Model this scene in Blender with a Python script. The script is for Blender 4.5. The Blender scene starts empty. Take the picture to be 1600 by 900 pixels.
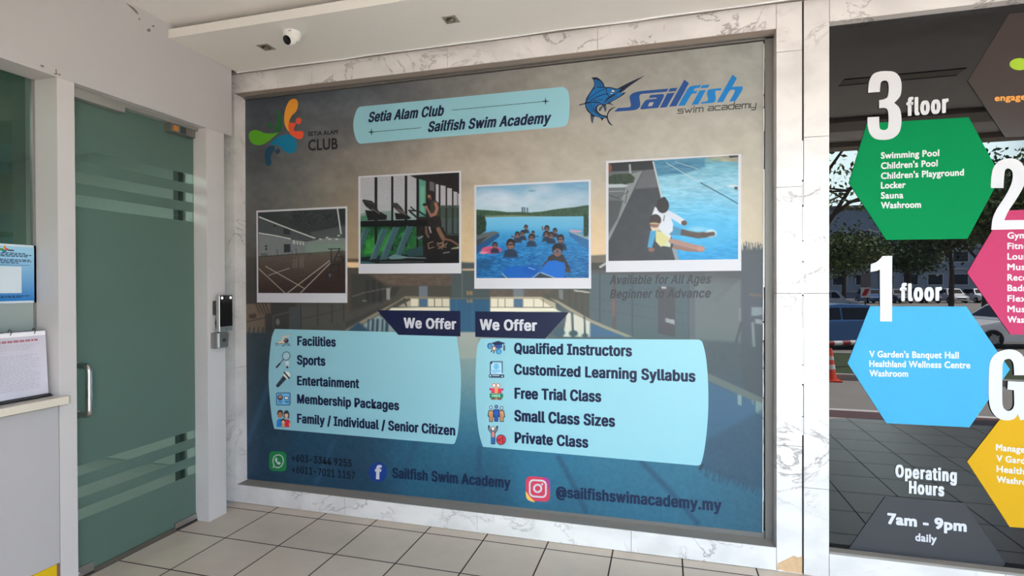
import bpy, bmesh, math, os, random
import numpy as np
from mathutils import Vector, Matrix

SC = bpy.context.scene
COL = SC.collection
random.seed(7)

# ------------------------------------------------------------------ camera
CAM = np.array([2.7807, -3.0874, 1.5])
FPX, YAW, PITCH, ROLL = 846.86, 0.2740, -0.0063, -0.0033

def cam_axes():
    f = np.array([-math.sin(YAW) * math.cos(PITCH), math.cos(YAW) * math.cos(PITCH), math.sin(PITCH)])
    r = np.cross(f, [0, 0, 1.0]); r /= np.linalg.norm(r)
    u = np.cross(r, f)
    c, s = math.cos(ROLL), math.sin(ROLL)
    return r * c + u * s, u * c - r * s, f

CR, CU, CF = cam_axes()
cam_data = bpy.data.cameras.new('camera')
cam_data.sensor_width = 36.0
cam_data.lens = 36.0 * FPX / 1600.0
cam_data.clip_start = 0.05
cam_data.clip_end = 600
cam_ob = bpy.data.objects.new('camera', cam_data)
COL.objects.link(cam_ob)
cam_ob.matrix_world = Matrix(((CR[0], CU[0], -CF[0], CAM[0]), (CR[1], CU[1], -CF[1], CAM[1]),
                              (CR[2], CU[2], -CF[2], CAM[2]), (0, 0, 0, 1)))
SC.camera = cam_ob

# ------------------------------------------------------------------ light
SC.view_settings.view_transform = 'Standard'
SC.view_settings.look = 'None'
SC.view_settings.gamma = 1.0
SC.view_settings.use_curve_mapping = False
SC.view_settings.exposure = 0.15
SKY_STRENGTH = 1.08
SUN_STRENGTH = 28.0
SUN_DIR = Vector((0.50, -0.10, 0.82)).normalized()

world = bpy.data.worlds.new('world'); SC.world = world
world.use_nodes = True
wn, wl = world.node_tree.nodes, world.node_tree.links
sky = wn.new('ShaderNodeTexSky'); sky.sky_type = 'NISHITA'; sky.sun_disc = False
sky.sun_elevation = math.asin(SUN_DIR.z)
sky.sun_rotation = math.atan2(SUN_DIR.x, SUN_DIR.y)
sky.dust_density = 2.2; sky.air_density = 1.0
# bright patch added to the sky where the black glass mirrors it
SKY_BOOST_DIR, SKY_BOOST = Vector((0.255, -0.955, 0.165)).normalized(), 15.0
tcw = wn.new('ShaderNodeTexCoord')
dt = wn.new('ShaderNodeVectorMath'); dt.operation = 'DOT_PRODUCT'; dt.inputs[1].default_value = SKY_BOOST_DIR; wl.new(tcw.outputs['Generated'], dt.inputs[0])
cn = wn.new('ShaderNodeTexNoise'); cn.inputs['Scale'].default_value = 5.0; cn.inputs['Detail'].default_value = 5; wl.new(tcw.outputs['Generated'], cn.inputs['Vector'])
ca_ = wn.new('ShaderNodeMath'); ca_.operation = 'MULTIPLY_ADD'; ca_.inputs[1].default_value = 0.05; wl.new(cn.outputs['Fac'], ca_.inputs[0]); wl.new(dt.outputs['Value'], ca_.inputs[2])
cm = wn.new('ShaderNodeMapRange'); cm.interpolation_type = 'SMOOTHSTEP'; cm.inputs['From Min'].default_value = 0.985; cm.inputs['From Max'].default_value = 1.005; wl.new(ca_.outputs[0], cm.inputs[0])
cs = wn.new('ShaderNodeMix'); cs.data_type = 'RGBA'; wl.new(cm.outputs[0], cs.inputs[0]); wl.new(sky.outputs[0], cs.inputs[6]); cs.inputs[7].default_value = (SKY_BOOST * 0.78, SKY_BOOST * 0.97, SKY_BOOST, 1)
wl.new(cs.outputs[2], wn['Background'].inputs[0])
wn['Background'].inputs[1].default_value = SKY_STRENGTH
sun_data = bpy.data.lights.new('sun', 'SUN'); sun_data.energy = SUN_STRENGTH; sun_data.angle = 0.01
sun_data.color = (1.0, 0.97, 0.92)
sun_ob = bpy.data.objects.new('sun', sun_data); COL.objects.link(sun_ob)
sun_ob.rotation_euler = (-SUN_DIR).to_track_quat('-Z', 'Y').to_euler()
sun_ob.location = (10, -5, 20)

# ------------------------------------------------------------------ helpers
def lin(c):
    c = np.asarray(c, float) / 255.0
    return np.where(c <= 0.04045, c / 12.92, ((c + 0.055) / 1.055) ** 2.4)

def ray(u, v):
    return CF + CR * ((u - 800) / FPX) - CU * ((v - 450) / FPX)

def onY(u, v, y):                       # where the sight line of a photo pixel meets a wall plane
    d = ray(u, v); t = (y - CAM[1]) / d[1]
    return CAM + t * d

def onX(u, v, x):
    d = ray(u, v); t = (x - CAM[0]) / d[0]
    return CAM + t * d

GLASS_Y = 0.055
def mirrored(u, v, depth):              # a place seen in the directory's glass, 'depth' metres off
    p = CAM + depth * ray(u, v)
    return np.array([p[0], 2 * GLASS_Y - p[1], p[2]])

def project(P):
    d = np.asarray(P) - CAM
    z = d @ CF
    return 800 + FPX * (d @ CR) / z, 450 - FPX * (d @ CU) / z

MATS = {}
def nodes_of(name):
    m = bpy.data.materials.new(name); m.use_nodes = True
    return m, m.node_tree.nodes, m.node_tree.links, m.node_tree.nodes['Principled BSDF']

def mat(name, col, rough=0.5, metal=0.0, spec=0.5, ior=None, emit=None, estr=0.0, var=0.0, vscale=6.0, bump=0.0, bscale=60.0):
    if name in MATS: return MATS[name]
    m, n, l, b = nodes_of(name)
    c = tuple(lin(col)) + (1,)
    b.inputs['Base Color'].default_value = c
    b.inputs['Roughness'].default_value = rough
    b.inputs['Metallic'].default_value = metal
    b.inputs['Specular IOR Level'].default_value = spec
    if ior: b.inputs['IOR'].default_value = ior
    if emit is not None:
        b.inputs['Emission Color'].default_value = tuple(lin(emit)) + (1,)
        b.inputs['Emission Strength'].default_value = estr
    if var > 0 or bump > 0:
        tc = n.new('ShaderNodeTexCoord')
    if var > 0:
        nz = n.new('ShaderNodeTexNoise'); nz.inputs['Scale'].default_value = vscale; nz.inputs['Detail'].default_value = 4
        l.new(tc.outputs['Object'], nz.inputs['Vector'])
        mx = n.new('ShaderNodeMix'); mx.data_type = 'RGBA'
        mx.inputs[6].default_value = tuple(np.clip(lin(col) * (1 - var), 0, 1)) + (1,)
        mx.inputs[7].default_value = tuple(np.clip(lin(col) * (1 + var), 0, 1)) + (1,)
        l.new(nz.outputs['Fac'], mx.inputs[0]); l.new(mx.outputs[2], b.inputs['Base Color'])
    if bump > 0:
        nb = n.new('ShaderNodeTexNoise'); nb.inputs['Scale'].default_value = bscale; nb.inputs['Detail'].default_value = 3
        l.new(tc.outputs['Object'], nb.inputs['Vector'])
        bp = n.new('ShaderNodeBump'); bp.inputs['Strength'].default_value = bump; bp.inputs['Distance'].default_value = 0.01
        l.new(nb.outputs['Fac'], bp.inputs['Height']); l.new(bp.outputs[0], b.inputs['Normal'])
    MATS[name] = m
    return m

def wpos(o):
    p = Vector((0, 0, 0))
    while o is not None:
        p += o.location; o = o.parent
    return p

def tag(o, label=None, cat=None, group=None, kind=None):
    if label: o['label'] = label
    if cat: o['category'] = cat
    if group: o['group'] = group
    if kind: o['kind'] = kind
    return o

def thing(name, label, cat, loc=(0, 0, 0), group=None):
    o = bpy.data.objects.new(name, None); COL.objects.link(o)
    o.location = loc; o.empty_display_size = 0.05
    return tag(o, label, cat, group)

def link_mesh(name, me, m, parent=None):
    o = bpy.data.objects.new(name, me); COL.objects.link(o)
    if m is not None:
        for mm in (m if isinstance(m, (list, tuple)) else [m]): me.materials.append(mm)
    if parent is not None: o.parent = parent
    return o

class MB:
    """collects shapes in world coordinates; build() links them as ONE mesh object"""
    def __init__(s): s.v, s.f, s.mi, s.cur = [], [], [], 0
    def add(s, vs, fs):
        k = len(s.v); s.v += [tuple(map(float, p)) for p in vs]
        for f in fs: s.f.append(tuple(i + k for i in f)); s.mi.append(s.cur)
        return s
    def box(s, x0, x1, y0, y1, z0, z1):
        return s.add([(x0, y0, z0), (x1, y0, z0), (x1, y1, z0), (x0, y1, z0), (x0, y0, z1), (x1, y0, z1), (x1, y1, z1), (x0, y1, z1)],
                     [(0, 3, 2, 1), (4, 5, 6, 7), (0, 1, 5, 4), (1, 2, 6, 5), (2, 3, 7, 6), (3, 0, 4, 7)])
    def obox(s, c, ax, ay, az):          # oriented box, half-axes
        c, ax, ay, az = map(np.asarray, (c, ax, ay, az))
        vs = [c + i * ax + j * ay + k * az for k in (-1, 1) for (i, j) in ((-1, -1), (1, -1), (1, 1), (-1, 1))]
        return s.add(vs, [(0, 3, 2, 1), (4, 5, 6, 7), (0, 1, 5, 4), (1, 2, 6, 5), (2, 3, 7, 6), (3, 0, 4, 7)])
    def prism(s, poly, ext):             # a 3-D polygon pushed along ext
        n = len(poly); ext = np.asarray(ext, float)
        vs = [np.asarray(p, float) for p in poly] + [np.asarray(p, float) + ext for p in poly]
        return s.add(vs, [tuple(range(n)), tuple(range(2 * n - 1, n - 1, -1))] + [(i, i + n, (i + 1) % n + n, (i + 1) % n) for i in range(n)])
    def poly(s, pts): return s.add(pts, [tuple(range(len(pts)))])
    def lathe(s, prof, o=(0, 0, 0), axis=(0, 0, 1), n=32):
        a = Vector(axis).normalized(); t = a.orthogonal().normalized(); b = a.cross(t); o = Vector(o)
        vs, fs = [], []
        for r, h in prof:
            for i in range(n):
                w = 2 * math.pi * i / n
                vs.append(o + a * h + (t * math.cos(w) + b * math.sin(w)) * r)
        for j in range(len(prof) - 1):
            for i in range(n):
                fs.append((j * n + i, j * n + (i + 1) % n, (j + 1) * n + (i + 1) % n, (j + 1) * n + i))
        fs.append(tuple(range(n - 1, -1, -1))); fs.append(tuple((len(prof) - 1) * n + i for i in range(n)))
        return s.add(vs, fs)
    def tube(s, path, r, n=12):
        P = [Vector(p) for p in path]; R = r if isinstance(r, (list, tuple)) else [r] * len(P)
        vs, fs = [], []; ref = None
        for i, p in enumerate(P):
            d = ((P[min(i + 1, len(P) - 1)] - p).normalized() + (p - P[max(i - 1, 0)]).normalized()).normalized()
            if ref is None: ref = d.orthogonal().normalized()
            ref = (ref - d * ref.dot(d)).normalized(); b = d.cross(ref)
            for k in range(n):
                w = 2 * math.pi * k / n
                vs.append(p + (ref * math.cos(w) + b * math.sin(w)) * R[i])
        for j in range(len(P) - 1):
            for k in range(n):
                fs.append((j * n + k, j * n + (k + 1) % n, (j + 1) * n + (k + 1) % n, (j + 1) * n + k))
        fs.append(tuple(range(n - 1, -1, -1))); fs.append(tuple((len(P) - 1) * n + k for k in range(n)))
        return s.add(vs, fs)
    def build(s, name, m, parent=None, bevel=0.0, smooth=False, seg=2):
        o0 = wpos(parent) if parent is not None else Vector((0, 0, 0))
        me = bpy.data.meshes.new(name)
        me.from_pydata([tuple(Vector(p) - o0) for p in s.v], [], s.f)
        if isinstance(m, (list, tuple)): me.polygons.foreach_set('material_index', s.mi)
        o = link_mesh(name, me, m, parent)
        me.update()
        if smooth:
            bm = bmesh.new(); bm.from_mesh(me)
            bmesh.ops.recalc_face_normals(bm, faces=bm.faces)
            for e in bm.edges: e.smooth = (len(e.link_faces) == 2 and e.calc_face_angle(0) < 0.7)
            for f in bm.faces: f.smooth = True
            bm.to_mesh(me); bm.free()
        if bevel > 0:
            b = o.modifiers.new('bevel', 'BEVEL'); b.width = bevel; b.segments = seg; b.limit_method = 'ANGLE'; b.angle_limit = 0.6
        return o

def structure(name, mb, m, **k):
    return tag(mb.build(name, m, **k), kind='structure')

# ------------------------------------------------------------------ surface materials
def marble(name, base=(235, 230, 226), vein=(136, 126, 124), amt=0.85):
    m, n, l, b = nodes_of(name)
    tc = n.new('ShaderNodeTexCoord')
    mp = n.new('ShaderNodeMapping'); mp.inputs['Rotation'].default_value = (0.3, 0.5, 0.6); mp.inputs['Scale'].default_value = (1, 1, 1.5)
    l.new(tc.outputs['Object'], mp.inputs[0])
    nz = n.new('ShaderNodeTexNoise'); nz.inputs['Scale'].default_value = 2.6; nz.inputs['Detail'].default_value = 7; nz.inputs['Roughness'].default_value = 0.62; nz.inputs['Distortion'].default_value = 0.9
    l.new(mp.outputs[0], nz.inputs['Vector'])
    sub = n.new('ShaderNodeMath'); sub.operation = 'SUBTRACT'; sub.inputs[1].default_value = 0.5; l.new(nz.outputs['Fac'], sub.inputs[0])
    ab = n.new('ShaderNodeMath'); ab.operation = 'ABSOLUTE'; l.new(sub.outputs[0], ab.inputs[0])
    mr = n.new('ShaderNodeMapRange'); mr.inputs['From Min'].default_value = 0.0; mr.inputs['From Max'].default_value = 0.016; mr.inputs['To Min'].default_value = 1; mr.inputs['To Max'].default_value = 0
    l.new(ab.outputs[0], mr.inputs[0])
    n2 = n.new('ShaderNodeTexNoise'); n2.inputs['Scale'].default_value = 1.9; n2.inputs['Detail'].default_value = 3
    l.new(tc.outputs['Object'], n2.inputs['Vector'])
    m2 = n.new('ShaderNodeMapRange'); m2.inputs['From Min'].default_value = 0.44; m2.inputs['From Max'].default_value = 0.60
    l.new(n2.outputs['Fac'], m2.inputs[0])
    mu = n.new('ShaderNodeMath'); mu.operation = 'MULTIPLY'; l.new(mr.outputs[0], mu.inputs[0]); l.new(m2.outputs[0], mu.inputs[1])
    mu2 = n.new('ShaderNodeMath'); mu2.operation = 'MULTIPLY'; mu2.inputs[1].default_value = amt; l.new(mu.outputs[0], mu2.inputs[0])
    n3 = n.new('ShaderNodeTexNoise'); n3.inputs['Scale'].default_value = 4.0; n3.inputs['Detail'].default_value = 6
    l.new(mp.outputs[0], n3.inputs['Vector'])
    cl = n.new('ShaderNodeMix'); cl.data_type = 'RGBA'
    cl.inputs[6].default_value = tuple(lin([c * 0.93 for c in base])) + (1,); cl.inputs[7].default_value = tuple(lin(base)) + (1,)
    m3 = n.new('ShaderNodeMapRange'); m3.inputs['From Min'].default_value = 0.35; m3.inputs['From Max'].default_value = 0.6
    l.new(n3.outputs['Fac'], m3.inputs[0]); l.new(m3.outputs[0], cl.inputs[0])
    mx = n.new('ShaderNodeMix'); mx.data_type = 'RGBA'
    l.new(mu2.outputs[0], mx.inputs[0]); l.new(cl.outputs[2], mx.inputs[6]); mx.inputs[7].default_value = tuple(lin(vein)) + (1,)
    l.new(mx.outputs[2], b.inputs['Base Color'])
    b.inputs['Roughness'].default_value = 0.3
    return m

def tiles(name, x0, y0, s, tile=(206, 190, 172), grout=(50, 38, 32), gw=0.008, rough=0.27):
    m, n, l, b = nodes_of(name)
    tc = n.new('ShaderNodeTexCoord'); sx = n.new('ShaderNodeSeparateXYZ'); l.new(tc.outputs['Object'], sx.inputs[0])
    masks, cells = [], []
    for ax, o in (('X', x0), ('Y', y0)):
        a = n.new('ShaderNodeMath'); a.operation = 'SUBTRACT'; a.inputs[1].default_value = o; l.new(sx.outputs[ax], a.inputs[0])
        d = n.new('ShaderNodeMath'); d.operation = 'DIVIDE'; d.inputs[1].default_value = s; l.new(a.outputs[0], d.inputs[0])
        f = n.new('ShaderNodeMath'); f.operation = 'FLOOR'; l.new(d.outputs[0], f.inputs[0]); cells.append(f)
        r = n.new('ShaderNodeMath'); r.operation = 'SUBTRACT'; l.new(d.outputs[0], r.inputs[0]); l.new(f.outputs[0], r.inputs[1])
        h = n.new('ShaderNodeMath'); h.operation = 'SUBTRACT'; h.inputs[1].default_value = 0.5; l.new(r.outputs[0], h.inputs[0])
        ab = n.new('ShaderNodeMath'); ab.operation = 'ABSOLUTE'; l.new(h.outputs[0], ab.inputs[0])
        g = n.new('ShaderNodeMath'); g.operation = 'GREATER_THAN'; g.inputs[1].default_value = 0.5 - gw / s / 2; l.new(ab.outputs[0], g.inputs[0]); masks.append(g)
    mk = n.new('ShaderNodeMath'); mk.operation = 'MAXIMUM'; l.new(masks[0].outputs[0], mk.inputs[0]); l.new(masks[1].outputs[0], mk.inputs[1])
    cv = n.new('ShaderNodeCombineXYZ'); l.new(cells[0].outputs[0], cv.inputs[0]); l.new(cells[1].outputs[0], cv.inputs[1])
    wn_ = n.new('ShaderNodeTexWhiteNoise'); wn_.noise_dimensions = '3D'; l.new(cv.outputs[0], wn_.inputs['Vector'])
    nz = n.new('ShaderNodeTexNoise'); nz.inputs['Scale'].default_value = 9; nz.inputs['Detail'].default_value = 4; l.new(tc.outputs['Object'], nz.inputs['Vector'])
    av = n.new('ShaderNodeMath'); av.operation = 'MULTIPLY_ADD'; av.inputs[1].default_value = 0.5; l.new(wn_.outputs['Value'], av.inputs[0]); l.new(nz.outputs['Fac'], av.inputs[2])
    c1 = n.new('ShaderNodeMix'); c1.data_type = 'RGBA'; c1.inputs[6].default_value = tuple(lin([c * 0.95 for c in tile])) + (1,); c1.inputs[7].default_value = tuple(lin([min(255, c * 1.03) for c in tile])) + (1,)
    l.new(av.outputs[0], c1.inputs[0])
    c2 = n.new('ShaderNodeMix'); c2.data_type = 'RGBA'; l.new(mk.outputs[0], c2.inputs[0]); l.new(c1.outputs[2], c2.inputs[6]); c2.inputs[7].default_value = tuple(lin(grout)) + (1,)
    l.new(c2.outputs[2], b.inputs['Base Color'])
    rr = n.new('ShaderNodeMapRange'); rr.inputs['To Min'].default_value = rough; rr.inputs['To Max'].default_value = 0.8; l.new(mk.outputs[0], rr.inputs[0])
    l.new(rr.outputs[0], b.inputs['Roughness']); b.inputs['Specular IOR Level'].default_value = 0.32
    return m

def tinted_glass(name, tint, refl_rough=0.01, ior=1.5):
    m, n, l, b = nodes_of(name)
    out = n['Material Output']
    t = n.new('ShaderNodeBsdfTransparent'); t.inputs[0].default_value = tuple(lin(tint)) + (1,)
    g = n.new('ShaderNodeBsdfGlossy'); g.inputs['Roughness'].default_value = refl_rough
    fr = n.new('ShaderNodeFresnel'); fr.inputs['IOR'].default_value = ior
    gm = n.new('ShaderNodeNewGeometry'); iv = n.new('ShaderNodeMath'); iv.operation = 'SUBTRACT'; iv.inputs[0].default_value = 1.0; l.new(gm.outputs['Backfacing'], iv.inputs[1])
    ml = n.new('ShaderNodeMath'); ml.operation = 'MULTIPLY'; l.new(fr.outputs[0], ml.inputs[0]); l.new(iv.outputs[0], ml.inputs[1])
    mx = n.new('ShaderNodeMixShader'); l.new(ml.outputs[0], mx.inputs[0]); l.new(t.outputs[0], mx.inputs[1]); l.new(g.outputs[0], mx.inputs[2])
    l.new(mx.outputs[0], out.inputs['Surface'])
    return m

def frosted(name, col, trans):
    m, n, l, b = nodes_of(name)
    out = n['Material Output']
    b.inputs['Base Color'].default_value = tuple(lin(col)) + (1,); b.inputs['Roughness'].default_value = 0.28
    t = n.new('ShaderNodeBsdfTranslucent'); t.inputs[0].default_value = tuple(lin(trans)) + (1,)
    mx = n.new('ShaderNodeMixShader'); mx.inputs[0].default_value = 0.45
    l.new(b.outputs[0], mx.inputs[1]); l.new(t.outputs[0], mx.inputs[2]); l.new(mx.outputs[0], out.inputs['Surface'])
    return m

M_MARBLE = marble('marble')
M_WALL = mat('white_wall_paint', (199, 196, 194), 0.55, var=0.04, vscale=2.0)
M_LAMINATE = mat('white_laminate', (190, 188, 189), 0.3)
M_CEIL = mat('ceiling_paint', (243, 238, 231), 0.8, var=0.03, vscale=1.2)
M_GREY = mat('grey_render', (150, 143, 134), 0.7, var=0.12, vscale=7)
M_ALU = mat('grey_aluminium', (140, 138, 136), 0.4, metal=0.3)
M_STEEL = mat('brushed_steel', (205, 205, 203), 0.22, metal=1.0)
M_DARK = mat('black_plastic', (26, 26, 28), 0.35)
M_GROUT = mat('dark_gap', (40, 34, 31), 0.9)
M_FLOOR = tiles('floor_tiles', 0.2666, -0.0849, 0.3722)
M_BLACKGLASS = mat('black_backed_glass', (6, 6, 8), 0.0, ior=1.6)

# ------------------------------------------------------------------ the setting
ZC = 3.03          # main ceiling
structure('floor', MB().box(-0.085, 8.2, -3.62, 0.14, -0.6, 0.0), M_FLOOR)
structure('floor', MB().box(-3.2, -0.085, -4.2, 0.6, -0.25, -0.004), mat('inner_floor', (168, 172, 172), 0.3))

# left wall: head over door and window, two posts, end of the wall
structure('wall_left', MB().box(-0.17, 0, -3.66, -0.10, 2.4962, 3.3), M_WALL)
structure('wall_left', MB().box(-0.17, 0, -3.66, -3.0, 0.0, 2.4962), M_WALL)
structure('trim_1', MB().box(-0.17, 0, -1.184, -1.104, 0, 2.4962), mat('white_post', (212, 208, 206), 0.4), bevel=0.002)
structure('trim_2', MB().box(-0.105, 0, -0.3088, -0.167, 0, 2.4962), MATS['white_post'], bevel=0.002)
structure('trim_2', MB().box(-0.17, -0.107, -0.3088, -0.167, 0, 2.4962), MATS['white_post'])
# room behind the glass
r = MB()
r.box(-3.3, -3.2, -4.2, 0.6, -0.1, 2.75).box(-3.2, -0.17, 0.5, 0.6, 0, 2.75).box(-3.2, -0.17, -4.2, -4.1, 0, 2.75)
structure('wall_inner', r, mat('inner_wall', (205, 210, 205), 0.8))
structure('ceiling', MB().box(-3.3, -0.17, -4.2, 0.6, 2.66, 2.76), mat('inner_ceiling', (215, 215, 210), 0.8))

il = bpy.data.lights.new('inner_fill_light', 'AREA'); il.energy = 34; il.size = 1.2; il.color = (0.95, 1.0, 1.0)  # unseen area light added to brighten the room behind the door glass
ilo = bpy.data.objects.new('inner_fill_light', il); COL.objects.link(ilo); ilo.location = (-1.7, -1.6, 2.64)
# marble back wall
g = 0.0012
wb = MB()
for a, b_ in ((-0.30, 0.55), (0.55, 1.509), (1.509, 2.42), (2.42, 3.342)):
    wb.box(a + g, b_ - g, 0.0, 0.16, 2.8245, 2.9513)          # head
for a, b_ in ((0.0, 0.93), (0.93, 1.86), (1.86, 2.8245)):
    wb.box(-0.30, -0.0738, 0.0, 0.16, a + g, b_ - g)           # left strip
for a, b_ in ((-0.0738, 0.78), (0.78, 1.69), (1.69, 2.60), (2.60, 3.342)):
    wb.box(a + g, b_ - g, 0.0, 0.16, 0.003, 0.1212)            # sill
for a, b_ in ((0.0, 0.66), (0.66, 1.45), (1.45, 2.0), (2.0, 2.7), (2.7, 2.9513)):
    wb.box(3.342 + g, 3.4625, 0.0, 0.16, a + g, b_ - g)        # columns either side of the joint
for a, b_ in ((0.0, 0.45), (0.45, 1.45), (1.45, 2.25), (2.25, 2.9513)):
    wb.box(3.4715, 3.588 - g, 0.0, 0.16, a + g, b_ - g)
for a, b_ in ((3.588, 4.55), (4.55, 5.6), (5.6, 8.2)):
    wb.box(a + g, b_, 0.0, 0.16, 2.826, 2.9513)
    wb.box(a + g, b_, 0.0, 0.16, 0.003, 0.1212)
wb.box(5.6, 8.2, 0.0, 0.16, 0.1212, 2.826)
structure('wall_back', wb, M_MARBLE)
structure('wall_back', MB().box(-0.3, 8.2, 0.163, 0.3, 0, 3.3).box(-0.3, 8.2, 0.02, 0.163, 2.9525, 3.3)
          .box(-0.3, 8.2, -0.030, 0.02, 2.9525, 3.03), M_GREY)
structure('trim_3', MB().box(3.4625, 3.4715, 0.012, 0.16, 0.0, 2.95), M_GROUT)
# broken bead of white sealant in the joint, and the bead along the bulkhead
cb = MB()
rnd = random.Random(3)
z = 0.72
while z < 2.08:
    h = rnd.uniform(0.05, 0.22)
    cb.box(3.4622 + rnd.uniform(0, .002), 3.4690 + rnd.uniform(-.002, .0015), -0.002, 0.012, z, z + h); z += h + rnd.uniform(0.0, 0.012)
structure('trim_4', cb, mat('white_sealant', (245, 245, 243), 0.5))
structure('trim_5', MB().tube([(-0.0 + i * 0.2, -0.052 + 0.004 * math.sin(i * 2.1), 2.9405 + 0.002 * math.sin(i * 1.3)) for i in range(42)], 0.006, 8), MATS['white_sealant'])

structure('front_light_blocker', MB().box(-0.17, 2.1, -3.98, -3.66, 0, 3.5), M_WALL)  # unseen wall added to block light from the front left
structure('front_light_blocker', MB().box(6.6, 7.2, -3.98, -3.66, 0, 3.5), M_WALL)  # unseen pillar added to cut the light on the right columns
structure('right_light_blocker', MB().box(7.0, 7.2, -3.66, 0.3, 0, 3.5), M_WALL)  # unseen end wall put in to keep out light from the right
# ceiling and bulkhead
structure('wall_left', MB().box(-0.40, -0.172, -0.30, -0.001, 2.67, 3.5), M_WALL)  # hidden infill block added to stop light leaking in at the corner
structure('ceiling', MB().box(-0.40, 8.2, -3.62, 0.3, ZC, 3.5), M_CEIL)
structure('trim_6', MB().box(0.001, 8.2, -0.580, -0.050, 2.9405, 2.9935).box(0.001, 8.2, -0.50, -0.05, 2.9935, ZC), mat('bulkhead_paint', (240, 235, 227), 0.7, var=0.03, vscale=1.5), bevel=0.002)
structure('trim_7', MB().box(0.0, 8.2, -3.64, -3.42, 2.975, ZC + 0.01).box(0.0, 8.2, -2.80, -2.45, 2.985, ZC + 0.01), mat('beam_paint', (176, 164, 150), 0.7), bevel=0.004)

# frame round the banner's window, with the glass behind
fr = MB()
fr.box(3.303, 3.3424, 0.088, 0.16, 0.1212, 2.8245)
fr.box(-0.0738, 3.3424, 0.088, 0.16, 2.812, 2.8245).box(-0.0738, 3.3424, 0.066, 0.088, 2.8195, 2.8245)
structure('window_1', fr, mat('window_frame_grey', (122, 118, 113), 0.45, metal=0.2), bevel=0.0015)
structure('window_1', MB().box(-0.0738, 3.303, 0.1048, 0.112, 0.1212, 0.156), MATS['window_frame_grey'])
structure('window_1', MB().box(-0.0738, 3.303, 0.112, 0.118, 0.1212, 2.812), M_BLACKGLASS)
structure('trim_8', MB().box(-0.0738, 3.3424, 0.004, 0.16, 0.1180, 0.1218), M_GREY)
structure('trim_9', MB().box(-0.0738, 3.3424, 0.004, 0.16, 2.8235, 2.8275), mat('beige_soffit', (170, 155, 143), 0.7))
structure('trim_8', MB().box(3.59, 5.6, 0.003, 0.16, 0.1212, 0.1330), M_GREY)

# stains and chips on the paint and marble
structure('trim_14', MB().poly([tuple(onY(u, v, -0.0008)) for u, v in ((1213.5, 890.5), (1215, 880), (1224, 876), (1232, 872), (1240, 868), (1247, 871), (1253.5, 869), (1253.5, 896.5), (1240, 894), (1228, 893), (1220, 890))]), mat('peeled_patch', (214, 176, 134), 0.8, var=0.25, vscale=40))
sm = MB()
for pts in (((62, 102), (66, 101), (70, 104), (66, 105.5)), ((83, 115), (89, 113), (91, 116), (87, 117)), ((91, 116), (95, 115), (95, 117.5), (91, 118)), ((86.5, 108), (88.5, 108), (89, 113), (87, 113)), ((196, 4), (208, 11), (214, 17), (217, 23), (213, 21), (205, 13)), ((216, 29), (219, 28), (219, 31.5), (216.5, 31)), ((237, 40), (241, 39), (241, 42), (238, 42.5)), ((229, 46), (234, 44), (236, 49), (231, 50))):
    sm.poly([tuple(onX(u, v, 0.0006)) for u, v in pts])
structure('trim_15', sm, mat('grime', (136, 124, 112), 0.9))
vt = thing('ceiling_slot', 'long dark slot in the porch ceiling, mirrored in the black glass above the numeral 3', 'vent', (4.4, -1.5, ZC))
MB().box(4.08, 4.85, -1.535, -1.520, ZC - 0.006, ZC).build('slot_edge', M_DARK, vt)
MB().box(4.08, 4.85, -1.405, -1.390, ZC - 0.006, ZC).build('slot_edge', M_DARK, vt)
MB().box(4.08, 4.85, -1.520, -1.405, ZC - 0.003, ZC).build('slot_plate', mat('slot_plate_paint', (190, 182, 172), 0.7), vt)

# ------------------------------------------------------------------ glass door
M_FROST = frosted('frosted_film', (116, 137, 128), (168, 197, 187))
M_CLEAR = tinted_glass('green_tinted_glass', (222, 236, 229))
door = tag(bpy.data.objects.new('door_1', None), kind='structure'); COL.objects.link(door); door.location = (-0.105, -0.70, 0.0)
DX = -0.105
MB().box(DX - 0.012, DX, -1.098, -0.309, 0.018, 2.478).build('glass_pane', M_CLEAR, door, bevel=0.001)
zs = [0.024, 0.302, 0.358, 0.414, 0.470, 0.530, 0.580, 1.905, 1.967, 2.026, 2.084, 2.143, 2.203, 2.474]
for i in range(0, len(zs), 2):
    MB().box(DX + 0.0004, DX + 0.0012, -1.097, -0.310, zs[i], zs[i + 1]).build('frosted_film', M_FROST, door)
MB().box(-0.135, -0.055, -1.104, -0.800, 2.446, 2.4962).box(-0.135, -0.062, -0.800, -0.310, 2.478, 2.4962).build('closer_rail', mat('closer_silver', (178, 176, 170), 0.35, metal=0.5), door, bevel=0.002)
lk = MB().box(-0.115, -0.050, -0.516, -0.345, 2.424, 2.472).build('lock_case', mat('lock_silver', (150, 146, 140), 0.35, metal=0.7), door, bevel=0.002)
MB().box(-0.0505, -0.0485, -0.505, -0.470, 2.433, 2.463).build('lock_sticker', mat('orange_sticker', (205, 130, 50), 0.5), lk)
MB().box(-0.0505, -0.0485, -0.455, -0.415, 2.429, 2.467).build('lock_window', mat('lock_dark', (62, 74, 70), 0.3), lk)
for y0, y1, z1 in ((-0.470, -0.310, 0.048), (-1.098, -0.960, 0.062)):
    pf = MB().box(DX - 0.022, DX + 0.012, y0, y1, -0.002 + 0.004, z1).build('patch_fitting', mat('patch_steel', (176, 172, 168), 0.3, metal=0.9), door, bevel=0.002)
    MB().box(DX + 0.012, DX + 0.0135, y0 + 0.004, y1, 0.006, 0.014).build('patch_slot', M_DARK, pf)
    if z1 > 0.05:
        for yy in (-1.058, -1.036):
            MB().lathe([(0.009, 0), (0.009, 0.005), (0.006, 0.008)], (DX + 0.012, yy, 0.034), (1, 0, 0), 14).build('patch_screw', M_STEEL, pf, smooth=True)
hx = -0.024
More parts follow.
